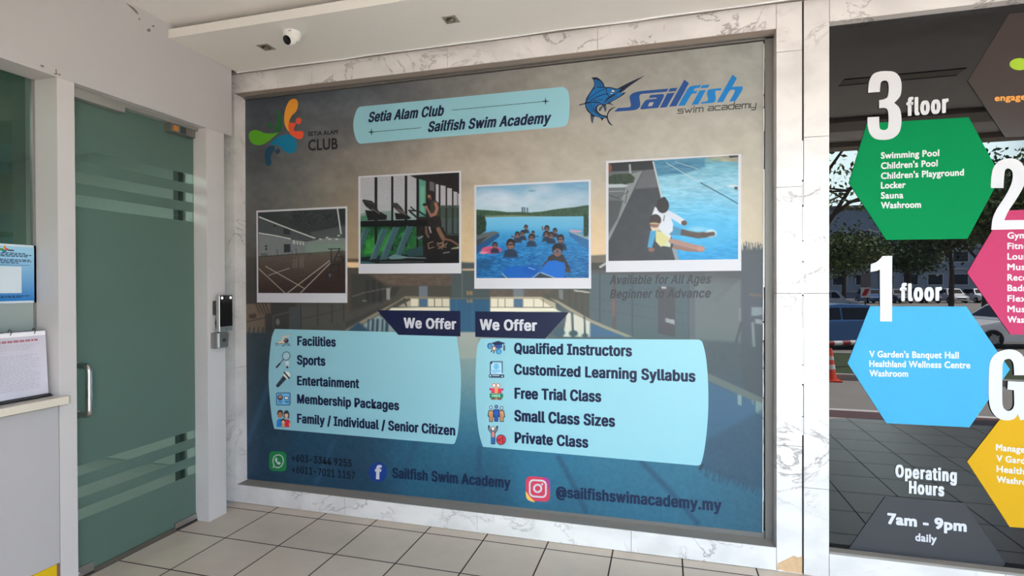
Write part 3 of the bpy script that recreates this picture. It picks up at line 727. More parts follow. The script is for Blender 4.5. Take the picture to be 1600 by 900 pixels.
def paint_background(X, Y):
    p = Paint(X, Y, (80, 80, 80))
    sky_s = [(395, 170, (60, 62, 66)), (395, 250, (62, 64, 64)), (395, 320, (84, 80, 75)), (450, 165, (64, 67, 70)), (450, 280, (98, 95, 88)), (480, 310, (112, 105, 95)),
             (540, 150, (70, 75, 79)), (540, 250, (124, 113, 101)), (600, 140, (82, 86, 89)), (650, 128, (92, 92, 91)), (650, 250, (150, 138, 124)), (700, 112, (120, 116, 110)),
             (740, 250, (166, 153, 136)), (730, 380, (198, 168, 128)), (550, 370, (150, 128, 100)), (550, 402, (150, 122, 92)), (800, 100, (140, 134, 126)), (850, 240, (174, 162, 146)),
             (900, 100, (150, 145, 136)), (930, 250, (178, 166, 150)), (930, 385, (218, 184, 144)), (950, 120, (162, 155, 144)), (1050, 90, (160, 154, 144)), (1100, 110, (168, 163, 152)),
             (1180, 90, (165, 162, 153)), (1180, 240, (190, 180, 164)), (1175, 330, (204, 186, 163)), (1175, 372, (208, 184, 152)), (1050, 220, (186, 176, 160)), (395, 390, (66, 62, 57))]
    low_s = [(395, 440, (60, 57, 53)), (400, 540, (40, 48, 56)), (400, 640, (36, 50, 64)), (400, 730, (31, 50, 70)), (500, 700, (32, 62, 86)), (560, 740, (33, 58, 80)), (600, 430, (66, 63, 59)),
             (735, 540, (160, 155, 150)), (735, 575, (150, 152, 152)), (733, 605, (104, 134, 148)), (733, 640, (64, 118, 146)), (733, 700, (44, 96, 126)), (735, 760, (40, 78, 104)),
             (650, 720, (38, 84, 112)), (850, 715, (50, 112, 146)), (950, 735, (56, 116, 148)), (900, 800, (52, 98, 126)), (1000, 790, (56, 108, 138)), (1060, 745, (62, 118, 148)), (1130, 800, (62, 108, 136)),
             (1185, 825, (66, 104, 130)), (1150, 660, (74, 104, 134)), (1130, 560, (84, 88, 96)), (1180, 560, (84, 88, 98)), (1110, 460, (98, 104, 106)), (950, 460, (80, 92, 96)), (780, 450, (76, 84, 84)), (480, 480, (66, 64, 60))]
    hor = np.interp(X, [380, 700, 760, 945, 1200], [400, 408, 412, 398, 392])
    low = np.clip((Y - hor) / 3 + 0.5, 0, 1)
    p.field(sky_s, 52); sk = p.c * np.stack([np.interp(X, [385, 620, 1190], q) for q in ([0.88, 0.97, 1.03], [0.93, 0.99, 1.06], [0.99, 1.02, 1.08])], 1)
    p.field(low_s, 38); p.c = sk * (1 - low[:, None]) + p.c * low[:, None]
    p.noise(17, 34, 24, 3, mask=(1 - low) * np.interp(Y, [60, 300, 400], [1, .6, .1])); p.noise(6, 9, 8, 9, mask=1 - low)
    p.noise(4, 6, 5, 4, mask=low, o=3)
    # hills and horizon strips
    p.poly([(383, 402), (402, 404), (402, 418), (390, 432), (383, 428)], (52, 49, 46), 2)
    p.poly([(540, 409), (563, 409), (563, 418), (540, 418)], (205, 172, 132), 1)
    p.poly([(540, 404), (548, 406), (563, 407), (563, 410), (540, 410)], (96, 74, 56), 1)
    p.poly([(700, 411), (765, 411), (765, 480), (700, 480)], (68, 77, 78), 1.2)
    p.poly([(718, 420), (745, 420), (745, 423), (718, 423)], (172, 148, 122), 1)
    p.poly([(921, 400), (948, 398), (948, 410), (921, 410)], (112, 103, 92), 1)
    p.poly([(921, 410), (948, 410), (948, 424), (921, 424)], (66, 64, 62), 1)
    p.line([(938, 417), (946, 412)], 3, (190, 186, 180), 1)
    # left: terrace house, wall panels, pole, dark planting
    p.poly([(382, 418), (462, 418), (462, 518), (382, 518)], (48, 46, 44), 6)
    p.poly([(384, 475), (422, 474), (423, 490), (414, 490), (414, 520), (384, 520)], (86, 74, 62), 1.5)
    for x in (404, 409, 414, 419): p.line([(x - 5, 473), (x + 2, 490)], 1.4, (40, 36, 33))
    p.poly([(389, 491), (400, 490), (400, 497), (389, 498)], (52, 40, 38), 1); p.line([(384, 503), (416, 496)], 1.5, (46, 42, 40))
    for x in (390, 397, 404, 411): p.line([(x, 512), (x - 1, 524)], 2, (36, 46, 54), 1.5)
    p.poly([(452, 480), (545, 482), (545, 500), (470, 515), (452, 515)], (66, 65, 62), 2)
    p.poly([(452, 480), (470, 480), (470, 516), (452, 516)], (58, 62, 62), 1.5)
    for x in (470, 496.5, 518.5, 537): p.line([(x, 474), (x, 513 - (x - 470) * .17)], 1.3, (40, 38, 36))
    p.line([(470, 499), (540, 482)], 1, (48, 46, 44)); p.line([(427, 494), (452, 487)], 1.5, (74, 72, 68)); p.line([(427, 494), (427, 514)], 1.5, (70, 68, 66)); p.ell(434, 503, 3, 5, (92, 96, 94), 2)
    p.poly([(540, 418), (572, 428), (572, 470), (548, 484), (540, 486)], (72, 62, 54), 6)
    p.poly([(548, 428), (640, 428), (640, 455), (560, 482), (548, 484)], (52, 51, 48), 6)
    for x in (574, 584, 594): p.line([(x, 440), (x, 470)], 5, (42, 42, 41), 4)
    p.line([(551, 463), (565, 459)], 1.2, (104, 98, 92)); p.line([(565, 458), (612, 449)], 1.2, (98, 92, 86)); p.line([(567, 470), (572, 470)], 2, (108, 112, 110), 1.5)
    p.poly([(575, 428), (705, 428), (705, 446), (640, 448), (605, 446)], (86, 73, 64), 5); p.noise(12, 7, 4, 21, mask=p.inside([(575, 428), (705, 428), (705, 446), (640, 448), (605, 446)], 4))
    p.poly([(625, 447), (705, 446), (705, 464), (640, 466), (610, 478)], (66, 64, 58), 2)
    p.poly([(604, 451), (610, 450), (609, 468), (604, 468)], (128, 126, 120), 1)
    p.poly([(654.5, 447), (668, 447), (668, 465), (654.5, 465)], (98, 104, 112), 1)
    p.poly([(633, 463), (703, 464), (703, 467), (630, 467), (545, 519), (540, 519), (540, 515)], (124, 114, 98), 1.2)
    p.poly([(540, 503), (600, 478), (625, 468), (540, 512)], (56, 55, 52), 3)
    p.poly([(622, 479), (645, 467), (703, 467), (703, 480), (622, 480)], (150, 142, 126), 1)
    p.poly([(642, 467), (653, 467), (653, 479), (642, 479)], (196, 186, 164)); p.poly([(669, 467), (702, 467), (702, 479), (669, 479)], (196, 186, 164))
    for x in (679, 690.5): p.line([(x, 467), (x, 479)], 1, (70, 66, 58))
    p.line([(632, 466), (635, 478)], 2, (62, 60, 54)); p.line([(638, 466), (632, 476)], 1.2, (62, 60, 54))
    p.poly([(655, 467), (668, 467), (668, 479), (655, 479)], (66, 92, 114)); p.line([(622, 479.6), (702, 479.6)], 1, (84, 78, 68))
    p.poly([(612, 481), (703, 480), (703, 486), (606, 486)], (204, 196, 176))
    p.poly([(570, 505), (592, 492), (625, 519), (556, 519)], (126, 138, 136), 3)
    for x, w_ in ((576, 3), (583, 4), (590, 4), (598, 3), (605, 5)): p.line([(x, 500), (x - 1, 519)], w_, (44, 66, 82), 2)
    p.poly([(540, 519), (560, 503), (580, 519)], (44, 68, 86), 4)
    # centre column
    p.poly([(703, 468), (765, 468), (765, 519), (703, 519)], (46, 84, 112), 1.5); p.line([(703, 466.5), (765, 466.5)], 1.5, (96, 100, 98))
    for x in (713, 738): p.line([(x, 468), (x, 519)], 2, (60, 100, 124), 2, .6)
    p.line([(722, 420), (722, 466)], 1.5, (92, 98, 98), 1.2); p.poly([(729, 455), (738, 455), (738, 461), (729, 461)], (132, 110, 84)); p.poly([(729, 468), (738, 468), (738, 473), (729, 473)], (124, 112, 92)); p.line([(733.5, 455), (733.5, 473)], 1, (70, 66, 60))
    p.poly([(717, 519.5), (747, 519.5), (747, 560), (717, 560)], (162, 157, 152), 2)
    # right of centre: mirrored blocks, deck and pool edge
    p.poly([(765, 452), (872, 452), (872, 466), (765, 466)], (92, 82, 74), 1.5); p.noise(12, 6, 4, 22, mask=p.inside([(765, 452), (872, 452), (872, 466), (765, 466)], 2))
    p.poly([(802, 451), (818, 451), (818, 464), (802, 464)], (108, 112, 118), 1)
    p.poly([(766, 464), (850, 464), (866, 466), (870, 486), (766, 487)], (168, 156, 134), 1)
    p.poly([(767, 467), (802, 467), (802, 480), (767, 480)], (214, 204, 182)); p.poly([(818, 467), (842, 467), (862, 480), (818, 480)], (216, 206, 184))
    for x in (778.5, 789.5, 833.5, 848.5): p.line([(x, 467.5), (x, 480)], 1, (74, 70, 62))
    p.poly([(803, 467), (817, 467), (817, 480), (803, 480)], (78, 104, 128))
    p.poly([(766, 481), (864, 481), (876, 487), (766, 487)], (222, 214, 194)); p.line([(766, 480.6), (864, 480.6)], 1, (90, 84, 74))
    p.poly([(868, 452), (924, 452), (924, 506), (884, 480), (846, 464)], (80, 78, 72), 2)
    for x in (890, 900, 910): p.line([(x, 452), (x, 492)], 1.5, (70, 68, 64), 1.5)
    p.poly([(873, 453), (880, 453), (880, 468), (874, 467)], (112, 114, 114), 1); p.line([(898, 454), (922, 457)], 2, (186, 178, 166), 1)
    p.poly([(921, 424), (1080, 425), (1080, 528), (985, 528), (921, 497)], (82, 96, 102), 2); p.poly([(921, 422), (1160, 422), (1160, 436), (921, 428)], (84, 84, 86), 4)
    for x, c_ in ((937.5, (66, 72, 78)), (988, (66, 72, 78)), (960, (92, 82, 84)), (1076, (72, 80, 86))): p.line([(x, 424), (x, 502 + (x - 937) * .45)], 1.6 if c_[0] < 90 else 6, c_, 1.5)
    p.poly([(956, 468), (961, 467), (961, 494), (957, 494)], (120, 92, 88), 2)
    for y0 in (440, 468, 486): p.line([(922, y0 - 4), (1075, y0 + 22)], 1, (74, 84, 90), 1, .7)
    p.poly([(1028, 448), (1055, 448), (1055, 527), (1028, 521)], (78, 77, 83), 1.5); p.poly([(1040, 497), (1054, 500), (1054, 507), (1040, 503)], (150, 156, 158), 1); p.poly([(1034, 448), (1041, 448), (1040, 451), (1034, 451)], (190, 186, 180), 1)
    p.poly([(1078, 440), (1158, 440), (1158, 535), (1078, 530)], (106, 112, 114), 5); p.poly([(1078, 440), (1086, 440), (1086, 528), (1078, 528)], (92, 100, 104), 2)
    p.poly([(860, 466), (872, 470), (925, 500), (988, 526), (975, 527), (905, 496)], (150, 142, 124), 1.5)
    p.poly([(886, 488), (893, 489), (922, 503), (922, 526), (880, 526)], (206, 201, 188), 1.5)
    for x, w_ in ((894, 3.5), (913, 3)): p.line([(x, 488 + (x - 890) * .3), (x + 1, 526)], w_, (70, 80, 84), 1.2)
    p.ell(874, 520, 9, 6, (70, 92, 104), 2); p.ell(896, 521, 7, 5, (66, 84, 92), 2); p.ell(914, 524, 5, 3, (66, 84, 92), 2)
    p.poly([(922, 505), (980, 527), (922, 527)], (70, 100, 130), 1.5)
    # right: palm, its crown against the glow, loungers, pool edge
    p.poly([(1158, 392), (1192, 388), (1192, 640), (1158, 600)], (82, 86, 94), 4)
    r = random.Random(4)
    for i in range(26):
        x = 1157 + i * 1.4; p.line([(x, 396), (x + r.uniform(-2, 2), 390 - r.uniform(2, 13))], 1.6, (80, 84, 90), 1)
    for i in range(14):
        a = r.uniform(-.6, .9); p.line([(1150, 440), (1150 - 50 * math.cos(a), 440 + 40 * math.sin(a))], 3, (92, 96, 98), 3, .4)
    p.poly([(1174, 480), (1191, 480), (1191, 492), (1174, 494)], (132, 142, 148), 1.2); p.poly([(1180, 498), (1191, 500), (1191, 507), (1180, 505)], (140, 148, 154), 1.2)
    p.line([(1172, 460), (1190, 462)], 4, (110, 98, 96), 3); p.line([(1158, 505), (1150, 535)], 3, (72, 74, 80), 1.5); p.line([(1176, 505), (1178, 540)], 4, (134, 138, 144), 2); p.line([(1156, 482), (1156, 500)], 3, (128, 132, 138), 2)
    p.poly([(1104, 582), (1192, 622), (1192, 634), (1104, 594)], (116, 117, 118), 2)
    p.poly([(1104, 595), (1192, 634), (1192, 690), (1104, 660)], (74, 104, 136), 5)
    p.poly([(1152, 616), (1159, 618), (1158, 634), (1153, 632)], (150, 160, 164), 1); p.poly([(1181, 626), (1191, 630), (1191, 650), (1181, 645)], (142, 154, 158), 1); p.line([(1176, 626), (1177, 632)], 2, (140, 150, 156), 1)
    p.poly([(1100, 690), (1192, 640), (1192, 764), (1165, 758), (1120, 742), (1096, 728)], (66, 88, 112), 8, .8)
    for i in range(30):
        x = 1100 + i * 3; p.line([(x, 728 + (x - 1100) * .3), (x - 3 + r.uniform(-4, 3), 738 + (x - 1100) * .33 + r.uniform(0, 8))], 1.6, (64, 86, 110), 1.2)
    p.line([(1098, 726), (1093, 733)], 3, (44, 52, 60), 1)
    # lane lines on the pool floor
    for q in ([(873, 715), (900, 765), (915, 800)], [(1003, 722), (1045, 765), (1090, 818)], [(748, 700), (750, 780)], [(650, 690), (622, 765)], [(522, 690), (494, 755)], [(420, 600), (388, 690)]):
        p.line(q, 8, (46, 74, 104), 5, .55)
    p.noise(5, 4, 4, 31, mask=np.clip((Y - 640) / 40, 0, 1), o=2)
    p.c = p.c * (1 - (low * np.clip((Y - 505) / 40, 0, 1))[:, None] * (1 - np.array([0.88, 0.97, 0.94])))
    return p.c

painted('printed_background', BQ, 520, 440, 0, paint_background, banner, SH)
MB().box(-0.0755, 3.292, BY + 0.0004, BY + 0.004, 0.150, 2.806).build('backing_sheet', mat('vinyl_back', (215, 215, 215), 0.6), banner)

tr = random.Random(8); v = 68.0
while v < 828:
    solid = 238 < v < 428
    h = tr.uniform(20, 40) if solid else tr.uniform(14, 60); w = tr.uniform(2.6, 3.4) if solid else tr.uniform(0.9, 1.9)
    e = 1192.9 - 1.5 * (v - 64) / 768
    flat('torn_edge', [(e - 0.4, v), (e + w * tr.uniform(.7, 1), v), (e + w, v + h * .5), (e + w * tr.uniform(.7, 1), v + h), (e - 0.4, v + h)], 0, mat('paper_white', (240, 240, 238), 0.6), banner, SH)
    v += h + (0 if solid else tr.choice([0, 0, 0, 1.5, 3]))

M_PALE = mat('print_pale_blue', (150, 203, 215), 0.42, spec=0.35)
M_NAVY = mat('print_deep_navy', (20, 26, 62), 0.42, spec=0.35)
M_TEXT = mat('print_text_navy', (10, 20, 62), 0.42, spec=0.35)
M_WHITE = mat('print_white', (207, 205, 211), 0.42, spec=0.35)
M_INK = mat('print_ink', (24, 25, 30), 0.42, spec=0.35)

c5 = crop(400, 470, 3.912); c6 = crop(730, 470, 3.3325); c8 = crop(545, 130, 4.571)
pan = flat('info_panel', spline(c5([(115, 172, 1), (95, 230), (79, 400), (79, 520), (95, 700), (112, 783, 1), (1200, 876, 1), (1216, 868), (1236, 790), (1250, 600), (1251, 420), (1226, 215), (1210, 200, 1)])), 1, M_PALE, banner, SH)
pan2 = flat('info_panel', spline(c6([(72, 196, 1), (52, 240), (43, 400), (47, 560), (62, 690), (82, 760, 1), (1196, 858, 1), (1216, 850), (1236, 770), (1253, 610), (1255, 450), (1244, 300), (1224, 215), (1206, 202, 1)])), 1, M_PALE, banner, SH)
pan3 = flat('title_panel', spline(c8([(80, 168, 1), (60, 185), (40, 240), (32, 300), (40, 360), (58, 412), (80, 433, 1), (1520, 313, 1), (1555, 298), (1573, 240), (1577, 140), (1566, 58), (1530, 26, 1)])), 1, M_PALE, banner, SH)
flat('offer_tab', c5([(740, 57), (1250, 62), (1250, 218), (870, 208)]), 2, M_NAVY, banner, SH)
flat('offer_tab', c6([(42, 55), (530, 60), (405, 198), (42, 188)]), 2, M_NAVY, banner, SH)
lettering('lettering', 'We Offer', (630.8, 512), (713, 514.3), 15.3, M_WHITE, banner, SH)
lettering('lettering', 'We Offer', (749.6, 515), (839.2, 516.8), 16, M_WHITE, banner, SH)
for s, A, B, h in (('Facilities', (464.7, 539.3), (525, 541.4), 13.8), ('Sports', (464.2, 569), (508.6, 571.2), 14), ('Entertainment', (464.4, 601.3), (561.5, 606.3), 13.8),
                   ('Membership Packages', (464.4, 629.6), (623.8, 640.8), 13.6), ('Family / Individual / Senior Citizen', (464.4, 660.2), (711.6, 680.3), 13.8),
                   ('Qualified Instructors', (803.3, 552), (987.6, 556.6), 16), ('Customized Learning Syllabus', (803.3, 584.6), (1086.8, 596.4), 15.8),
                   ('Free Trial Class', (804, 622.4), (939.6, 627.8), 16.4), ('Small Class Sizes', (803.6, 657.5), (961.2, 666.7), 16.8), ('Private Class', (804.2, 691.5), (919.4, 699.4), 16.2)):
    lettering('lettering', s, A, B, h, M_TEXT, banner, SH)
lettering('lettering', 'Setia Alam Club', (575, 191), (695, 180), 15.2, M_TEXT, banner, SH, shear=0.22, bold=(0.058, 0.034))
lettering('lettering', 'Sailfish Swim Academy', (668, 206), (861.8, 192), 15.4, M_TEXT, banner, SH, shear=0.22, bold=(0.058, 0.034))
def star(cx, cy, r):
    o = []
    for i in range(16):
        t = i * math.pi / 8; q = r * (1 if i % 4 == 0 else 0.34 if i % 4 in (1, 3) else 0.2); o.append((cx + q * math.cos(t), cy + q * math.sin(t) * 1.05))
    return o
flat('arrow_line', [stroke_poly([(705.8, 172.3), (852.4, 158.4)], 0.75), star(852.4, 158.4, 6.2)], 2, M_INK, banner, SH)
flat('arrow_line', [stroke_poly([(580.4, 206.4), (657.7, 199.7)], 0.75), star(580.4, 206.4, 6.0)], 2, M_INK, banner, SH)
M_GREYTXT = mat('print_dark_grey', (58, 58, 64), 0.42, spec=0.35)
lettering('lettering', 'Available for All Ages', (952.2, 443.6), (1112, 442.4), 13, M_GREYTXT, banner, SH, shear=0.2, bold=(0.045, 0.03))
lettering('lettering', 'Beginner to Advance', (953, 465.6), (1111.5, 464.6), 13, M_GREYTXT, banner, SH, shear=0.2, bold=(0.045, 0.03))
M_PHONE = mat('print_phone_navy', (12, 22, 44), 0.42, spec=0.35)
lettering('lettering', '+603-3344 9255', (455.7, 720), (550, 729.4), 11, M_PHONE, banner, SH, bold=(0.06, 0.035))
lettering('lettering', '+6011-7021 1157', (456, 738), (555.2, 748.6), 11, M_PHONE, banner, SH, bold=(0.045, 0.03))
M_WEB = mat('print_web_navy', (18, 36, 70), 0.42, spec=0.35)
lettering('lettering', 'Sailfish Swim Academy', (613, 746), (798, 762.6), 15.4, M_WEB, banner, SH, bold=(0.065, 0.038))
lettering('lettering', '@sailfishswimacademy.my', (868.6, 776), (1127.5, 798.6), 16.6, M_WEB, banner, SH, bold=(0.065, 0.038))
lettering('lettering', 'SETIA ALAM', (481.6, 212.3), (528, 209), 6.4, M_INK, banner, SH, font='bf', bold=(0.05, 0.04))
lettering('lettering', 'CLUB', (481.8, 235.4), (527.8, 232.6), 16.4, M_INK, banner, SH, font='bf', bold=(0.03, 0.03))

# club emblem: swirling drops
cl = crop(380, 140, 6.154)
for pts, col in (
    ([(445, 300), (425, 240), (405, 250), (395, 300), (402, 350), (425, 395), (440, 400)], None),
    ([(490, 88), (520, 105), (528, 150), (512, 205), (470, 250), (445, 300), (438, 350), (442, 400), (430, 395), (402, 340), (395, 270), (410, 180), (445, 110)], (240, 160, 50)),
    ([(440, 318), (470, 320), (503, 322), (500, 350), (488, 380), (500, 400), (545, 398), (575, 405), (580, 440), (565, 470), (535, 476), (490, 455), (450, 420), (436, 370)], (240, 90, 55)),
    ([(562, 300), (551, 327), (530, 334), (510, 322), (506, 298), (518, 276), (540, 270), (556, 280)], (240, 92, 60)),
    ([(55, 450), (65, 410), (110, 388), (160, 398), (215, 420), (290, 422), (345, 405), (300, 450), (240, 500), (180, 530), (120, 532), (75, 505)], (94, 170, 40)),
    ([(340, 195), (355, 215), (372, 290), (378, 350), (355, 400), (322, 415), (300, 390), (305, 355), (330, 320), (328, 260), (322, 215)], (40, 104, 58)),
    ([(272, 320), (280, 345), (268, 368), (245, 362), (236, 340), (248, 318)], (40, 104, 58)),
    ([(255, 530), (300, 480), (360, 442), (420, 434), (475, 450), (508, 490), (514, 550), (490, 605), (440, 612), (390, 585), (350, 545), (300, 530)], (0, 122, 160)),
    ([(265, 540), (300, 545), (300, 580), (275, 615), (265, 660), (272, 705), (250, 732), (222, 722), (210, 660), (215, 590), (235, 555)], (30, 72, 100)),
    ([(345, 562, 1), (360, 600, 1), (322, 625, 1), (305, 585, 1)], (34, 66, 92))):
    if col is None: continue
    flat('emblem_drop', spline(cl(pts)), 2, mat('emblem_%d_%d_%d' % col, col, 0.42, spec=0.35), banner, SH)

# academy emblem: leaping billfish and slanted lettering
cf = crop(900, 110, 10.0)
M_FNAVY = mat('print_fish_navy', (14, 24, 52), 0.42, spec=0.35); M_FBLUE = mat('print_fish_blue', (10, 106, 170), 0.42, spec=0.35); M_FMID = mat('print_fish_mid', (8, 80, 142), 0.42, spec=0.35)
fish = flat('fish_emblem', [spline(cf([(240, 112, 1), (330, 112), (400, 165), (438, 215), (452, 256), (540, 262), (640, 285), (680, 268), (860, 175), (1080, 80, 1), (960, 160), (830, 250), (735, 325), (700, 352), (780, 344, 1), (740, 385), (640, 445), (560, 490), (540, 506), (598, 550, 1), (510, 528), (470, 536), (476, 600), (455, 655, 1), (436, 590), (420, 560), (385, 628), (366, 636), (362, 600), (410, 545), (375, 540), (335, 570), (330, 610), (350, 650), (400, 690), (460, 705), (488, 712, 1), (482, 750, 1), (440, 748), (408, 790, 1), (375, 745), (290, 722), (278, 740), (262, 832, 1), (240, 800), (226, 710), (224, 680), (180, 640), (145, 570), (138, 530), (60, 548, 1), (45, 542), (80, 524), (140, 505), (160, 440), (220, 340), (275, 255), (284, 200), (270, 150)])),
                               spline(cf([(628, 572, 1), (560, 610), (510, 670), (500, 740), (530, 810), (585, 874, 1), (520, 836), (485, 770), (484, 690), (520, 618), (580, 580)]))], 2, M_FNAVY, banner, SH)
flat('fish_body', [spline(cf([(300, 268, 1), (400, 272), (480, 272), (560, 282), (640, 300), (700, 292), (640, 350), (560, 385), (480, 440), (420, 520), (350, 500), (250, 505), (165, 490), (190, 430), (240, 340)])),
                   spline(cf([(660, 335, 1), (720, 355), (730, 372), (640, 430), (550, 480), (480, 515), (420, 535), (480, 470), (560, 420), (610, 380)])),
                   spline(cf([(285, 145, 1), (340, 150), (390, 185), (428, 235), (425, 256), (350, 258), (290, 268), (296, 210)])),
                   spline(cf([(155, 525, 1), (210, 515), (300, 510), (385, 520), (330, 545), (300, 585), (302, 630), (330, 670), (390, 712), (470, 735), (380, 736), (290, 705), (220, 650), (175, 590)]))], 3, M_FBLUE, banner, SH)
ln = []
for path, w in (([(180, 470), (260, 400), (360, 330), (490, 285)], 9), ([(230, 480), (300, 430), (420, 380), (500, 375)], 11), ([(260, 470), (350, 465), (430, 460)], 9), ([(150, 512), (260, 492), (380, 512)], 12), ([(485, 280), (478, 340), (500, 390), (540, 410)], 10),
                ([(520, 405), (580, 400), (640, 350), (690, 310)], 12), ([(200, 530), (215, 590), (260, 650)], 9), ([(240, 525), (250, 590), (300, 660), (380, 715)], 9), ([(290, 525), (275, 590), (310, 660)], 9), ([(300, 190), (360, 215), (390, 255)], 8), ([(310, 165), (380, 200), (415, 250)], 8), ([(300, 225), (340, 240), (355, 258)], 7), ([(560, 450), (600, 420), (640, 400)], 7), ([(440, 500), (500, 480), (560, 450)], 7)):
    ln.append(stroke_poly([p_[:2] for p_ in spline(cf([(a, b) for a, b in path]), 4, False)], w / 10.0))
flat('fish_lines', ln, 4, M_FNAVY, banner, SH)
for fin in ([(372, 622), (378, 600), (412, 556), (424, 565), (385, 625)], [(444, 555), (468, 545), (470, 600), (456, 640)], [(236, 700), (272, 735), (260, 815), (244, 790)], [(500, 520), (548, 512), (585, 545)]):
    flat('fish_fin', cf(fin), 3, mat('print_fin_grey', (70, 84, 96), 0.42, spec=0.35), banner, SH)
flat('fish_eye', [spline(cf([(548, 330), (570, 302), (605, 305), (608, 335), (585, 352)]))], 4, M_FNAVY, banner, SH)
flat('fish_eye_white', [spline(cf([(555, 322), (575, 308), (602, 318), (598, 338), (570, 340)])), spline(cf([(540, 350), (560, 362), (585, 358), (560, 370), (545, 365)]))], 5, M_WHITE, banner, SH)
ca = crop(955, 110, 12.0); cb2 = crop(1055, 110, 11.85)
M_SAIL = mat('print_sail_blue', (22, 74, 140), 0.42, spec=0.35); M_FISHW = mat('print_fish_cyan', (0, 122, 194), 0.42, spec=0.35)
sail = [spline(ca([(55, 776, 1), (125, 706, 1), (340, 690), (368, 660), (362, 600), (345, 500), (390, 440), (490, 400), (620, 382), (1072, 342, 1), (1042, 400, 1), (600, 440), (545, 455), (528, 500), (545, 620), (535, 680), (490, 728), (410, 748), (200, 766)])),
        spline(ca([(735, 462, 1), (900, 448), (975, 446), (988, 470), (975, 520), (880, 704, 1), (700, 718), (580, 732), (548, 720), (555, 690), (620, 590), (660, 555), (720, 545), (842, 532, 1), (850, 510), (705, 518, 1)])),
        ca([(1050, 432), (1190, 420), (1040, 690), (910, 704)]), ca([(1100, 340), (1238, 326), (1212, 388), (1074, 402)]), ca([(1372, 172), (1458, 240), (1222, 668), (1085, 684)])]
fis = [spline(cb2([(50, 660, 1), (200, 400), (250, 320), (300, 292), (480, 268, 1), (452, 322, 1), (370, 335), (345, 380), (415, 372, 1), (385, 428, 1), (320, 432), (290, 460), (180, 648, 1)])),
       cb2([(455, 372), (570, 362), (425, 630), (300, 640)]), cb2([(495, 280), (636, 262), (606, 322), (468, 334)]),
       spline(cb2([(470, 616, 1), (490, 585, 1), (570, 575), (605, 545), (600, 500), (585, 430), (610, 370), (670, 345), (860, 328, 1), (840, 376, 1), (770, 375), (742, 395), (745, 450), (752, 540), (720, 590), (650, 606)])),
       spline(cb2([(1062, 80, 1), (1142, 145, 1), (1052, 310, 1), (1180, 298), (1240, 300), (1248, 340), (1220, 400), (1115, 570, 1), (1000, 578, 1), (1090, 420), (1105, 370), (1080, 358), (1030, 366), (980, 420), (885, 588, 1), (768, 592, 1)]))]
flat('academy_word', sail, 2, M_SAIL, banner, SH)
flat('academy_word', fis, 2, M_FISHW, banner, SH)
flat('letter_counter', ca([(720, 605), (800, 596), (765, 670), (685, 674)]), 3, mat('print_counter', (176, 171, 161), 0.42, spec=0.35), banner, SH)
glyph_strokes = {  # squared technical lettering, unit box, y up
 's': [[(1, .62), (.1, .62), (0, .5), (.1, .36), (.9, .33), (1, .18), (.9, .03), (0, .03)]], 'w': [[(0, .65), (.28, .03), (.5, .45), (.72, .03), (1, .65)]], 'i': [[(.5, .65), (.5, 0)], [(.5, .80), (.5, .92)]],
 'm': [[(0, 0), (0, .65)], [(0, .62), (.9, .62), (1, .5), (1, 0)], [(.5, .62), (.5, 0)]], 'a': [[(.05, .62), (.9, .62), (1, .5), (1, .03), (.1, .03), (0, .15), (.1, .32), (1, .34)]], 'c': [[(1, .62), (.12, .62), (0, .5), (0, .15), (.12, .03), (1, .03)]],
 'd': [[(1, 1), (1, .03), (.12, .03), (0, .15), (0, .5), (.12, .62), (1, .62)]], 'e': [[(0, .34), (1, .34), (1, .5), (.88, .62), (.12, .62), (0, .5), (0, .15), (.12, .03), (.95, .03)]], 'y': [[(0, .65), (0, .15), (.1, .03), (1, .03)], [(1, .65), (1, -.2), (.9, -.3), (.3, -.3)]]}
def tech_word(word, A, B, h, w, gap=0.24):
    adv = {'i': 0.22, 'm': 1.25, 'w': 1.25}; tot = sum(adv.get(ch, 1) for ch in word) + gap * (len(word) - 1); out = []; x = 0
    for ch in word:
        wd = adv.get(ch, 1)
        for st in glyph_strokes[ch]:
            path = []
            for gx, gy in st:
                t = (x + gx * wd) / tot; path.append((A[0] + (B[0] - A[0]) * t + gy * h * 0.10, A[1] + (B[1] - A[1]) * t - gy * h))
            for a_, b_ in zip(path[:-1], path[1:]):
                d = np.array(b_) - np.array(a_); L = np.linalg.norm(d) + 1e-9; d = d / L * w * 0.4
                out.append(stroke_poly([np.array(a_) - d, np.array(b_) + d], w))
        x += wd + gap
    return out
flat('academy_caption', tech_word('swim', (1058.6, 177.6), (1098, 174.6), 10.5, 1.3), 2, M_INK, banner, SH)
flat('academy_caption', tech_word('academy', (1106, 173.4), (1180.6, 168.2), 11.0, 1.3), 2, M_INK, banner, SH)

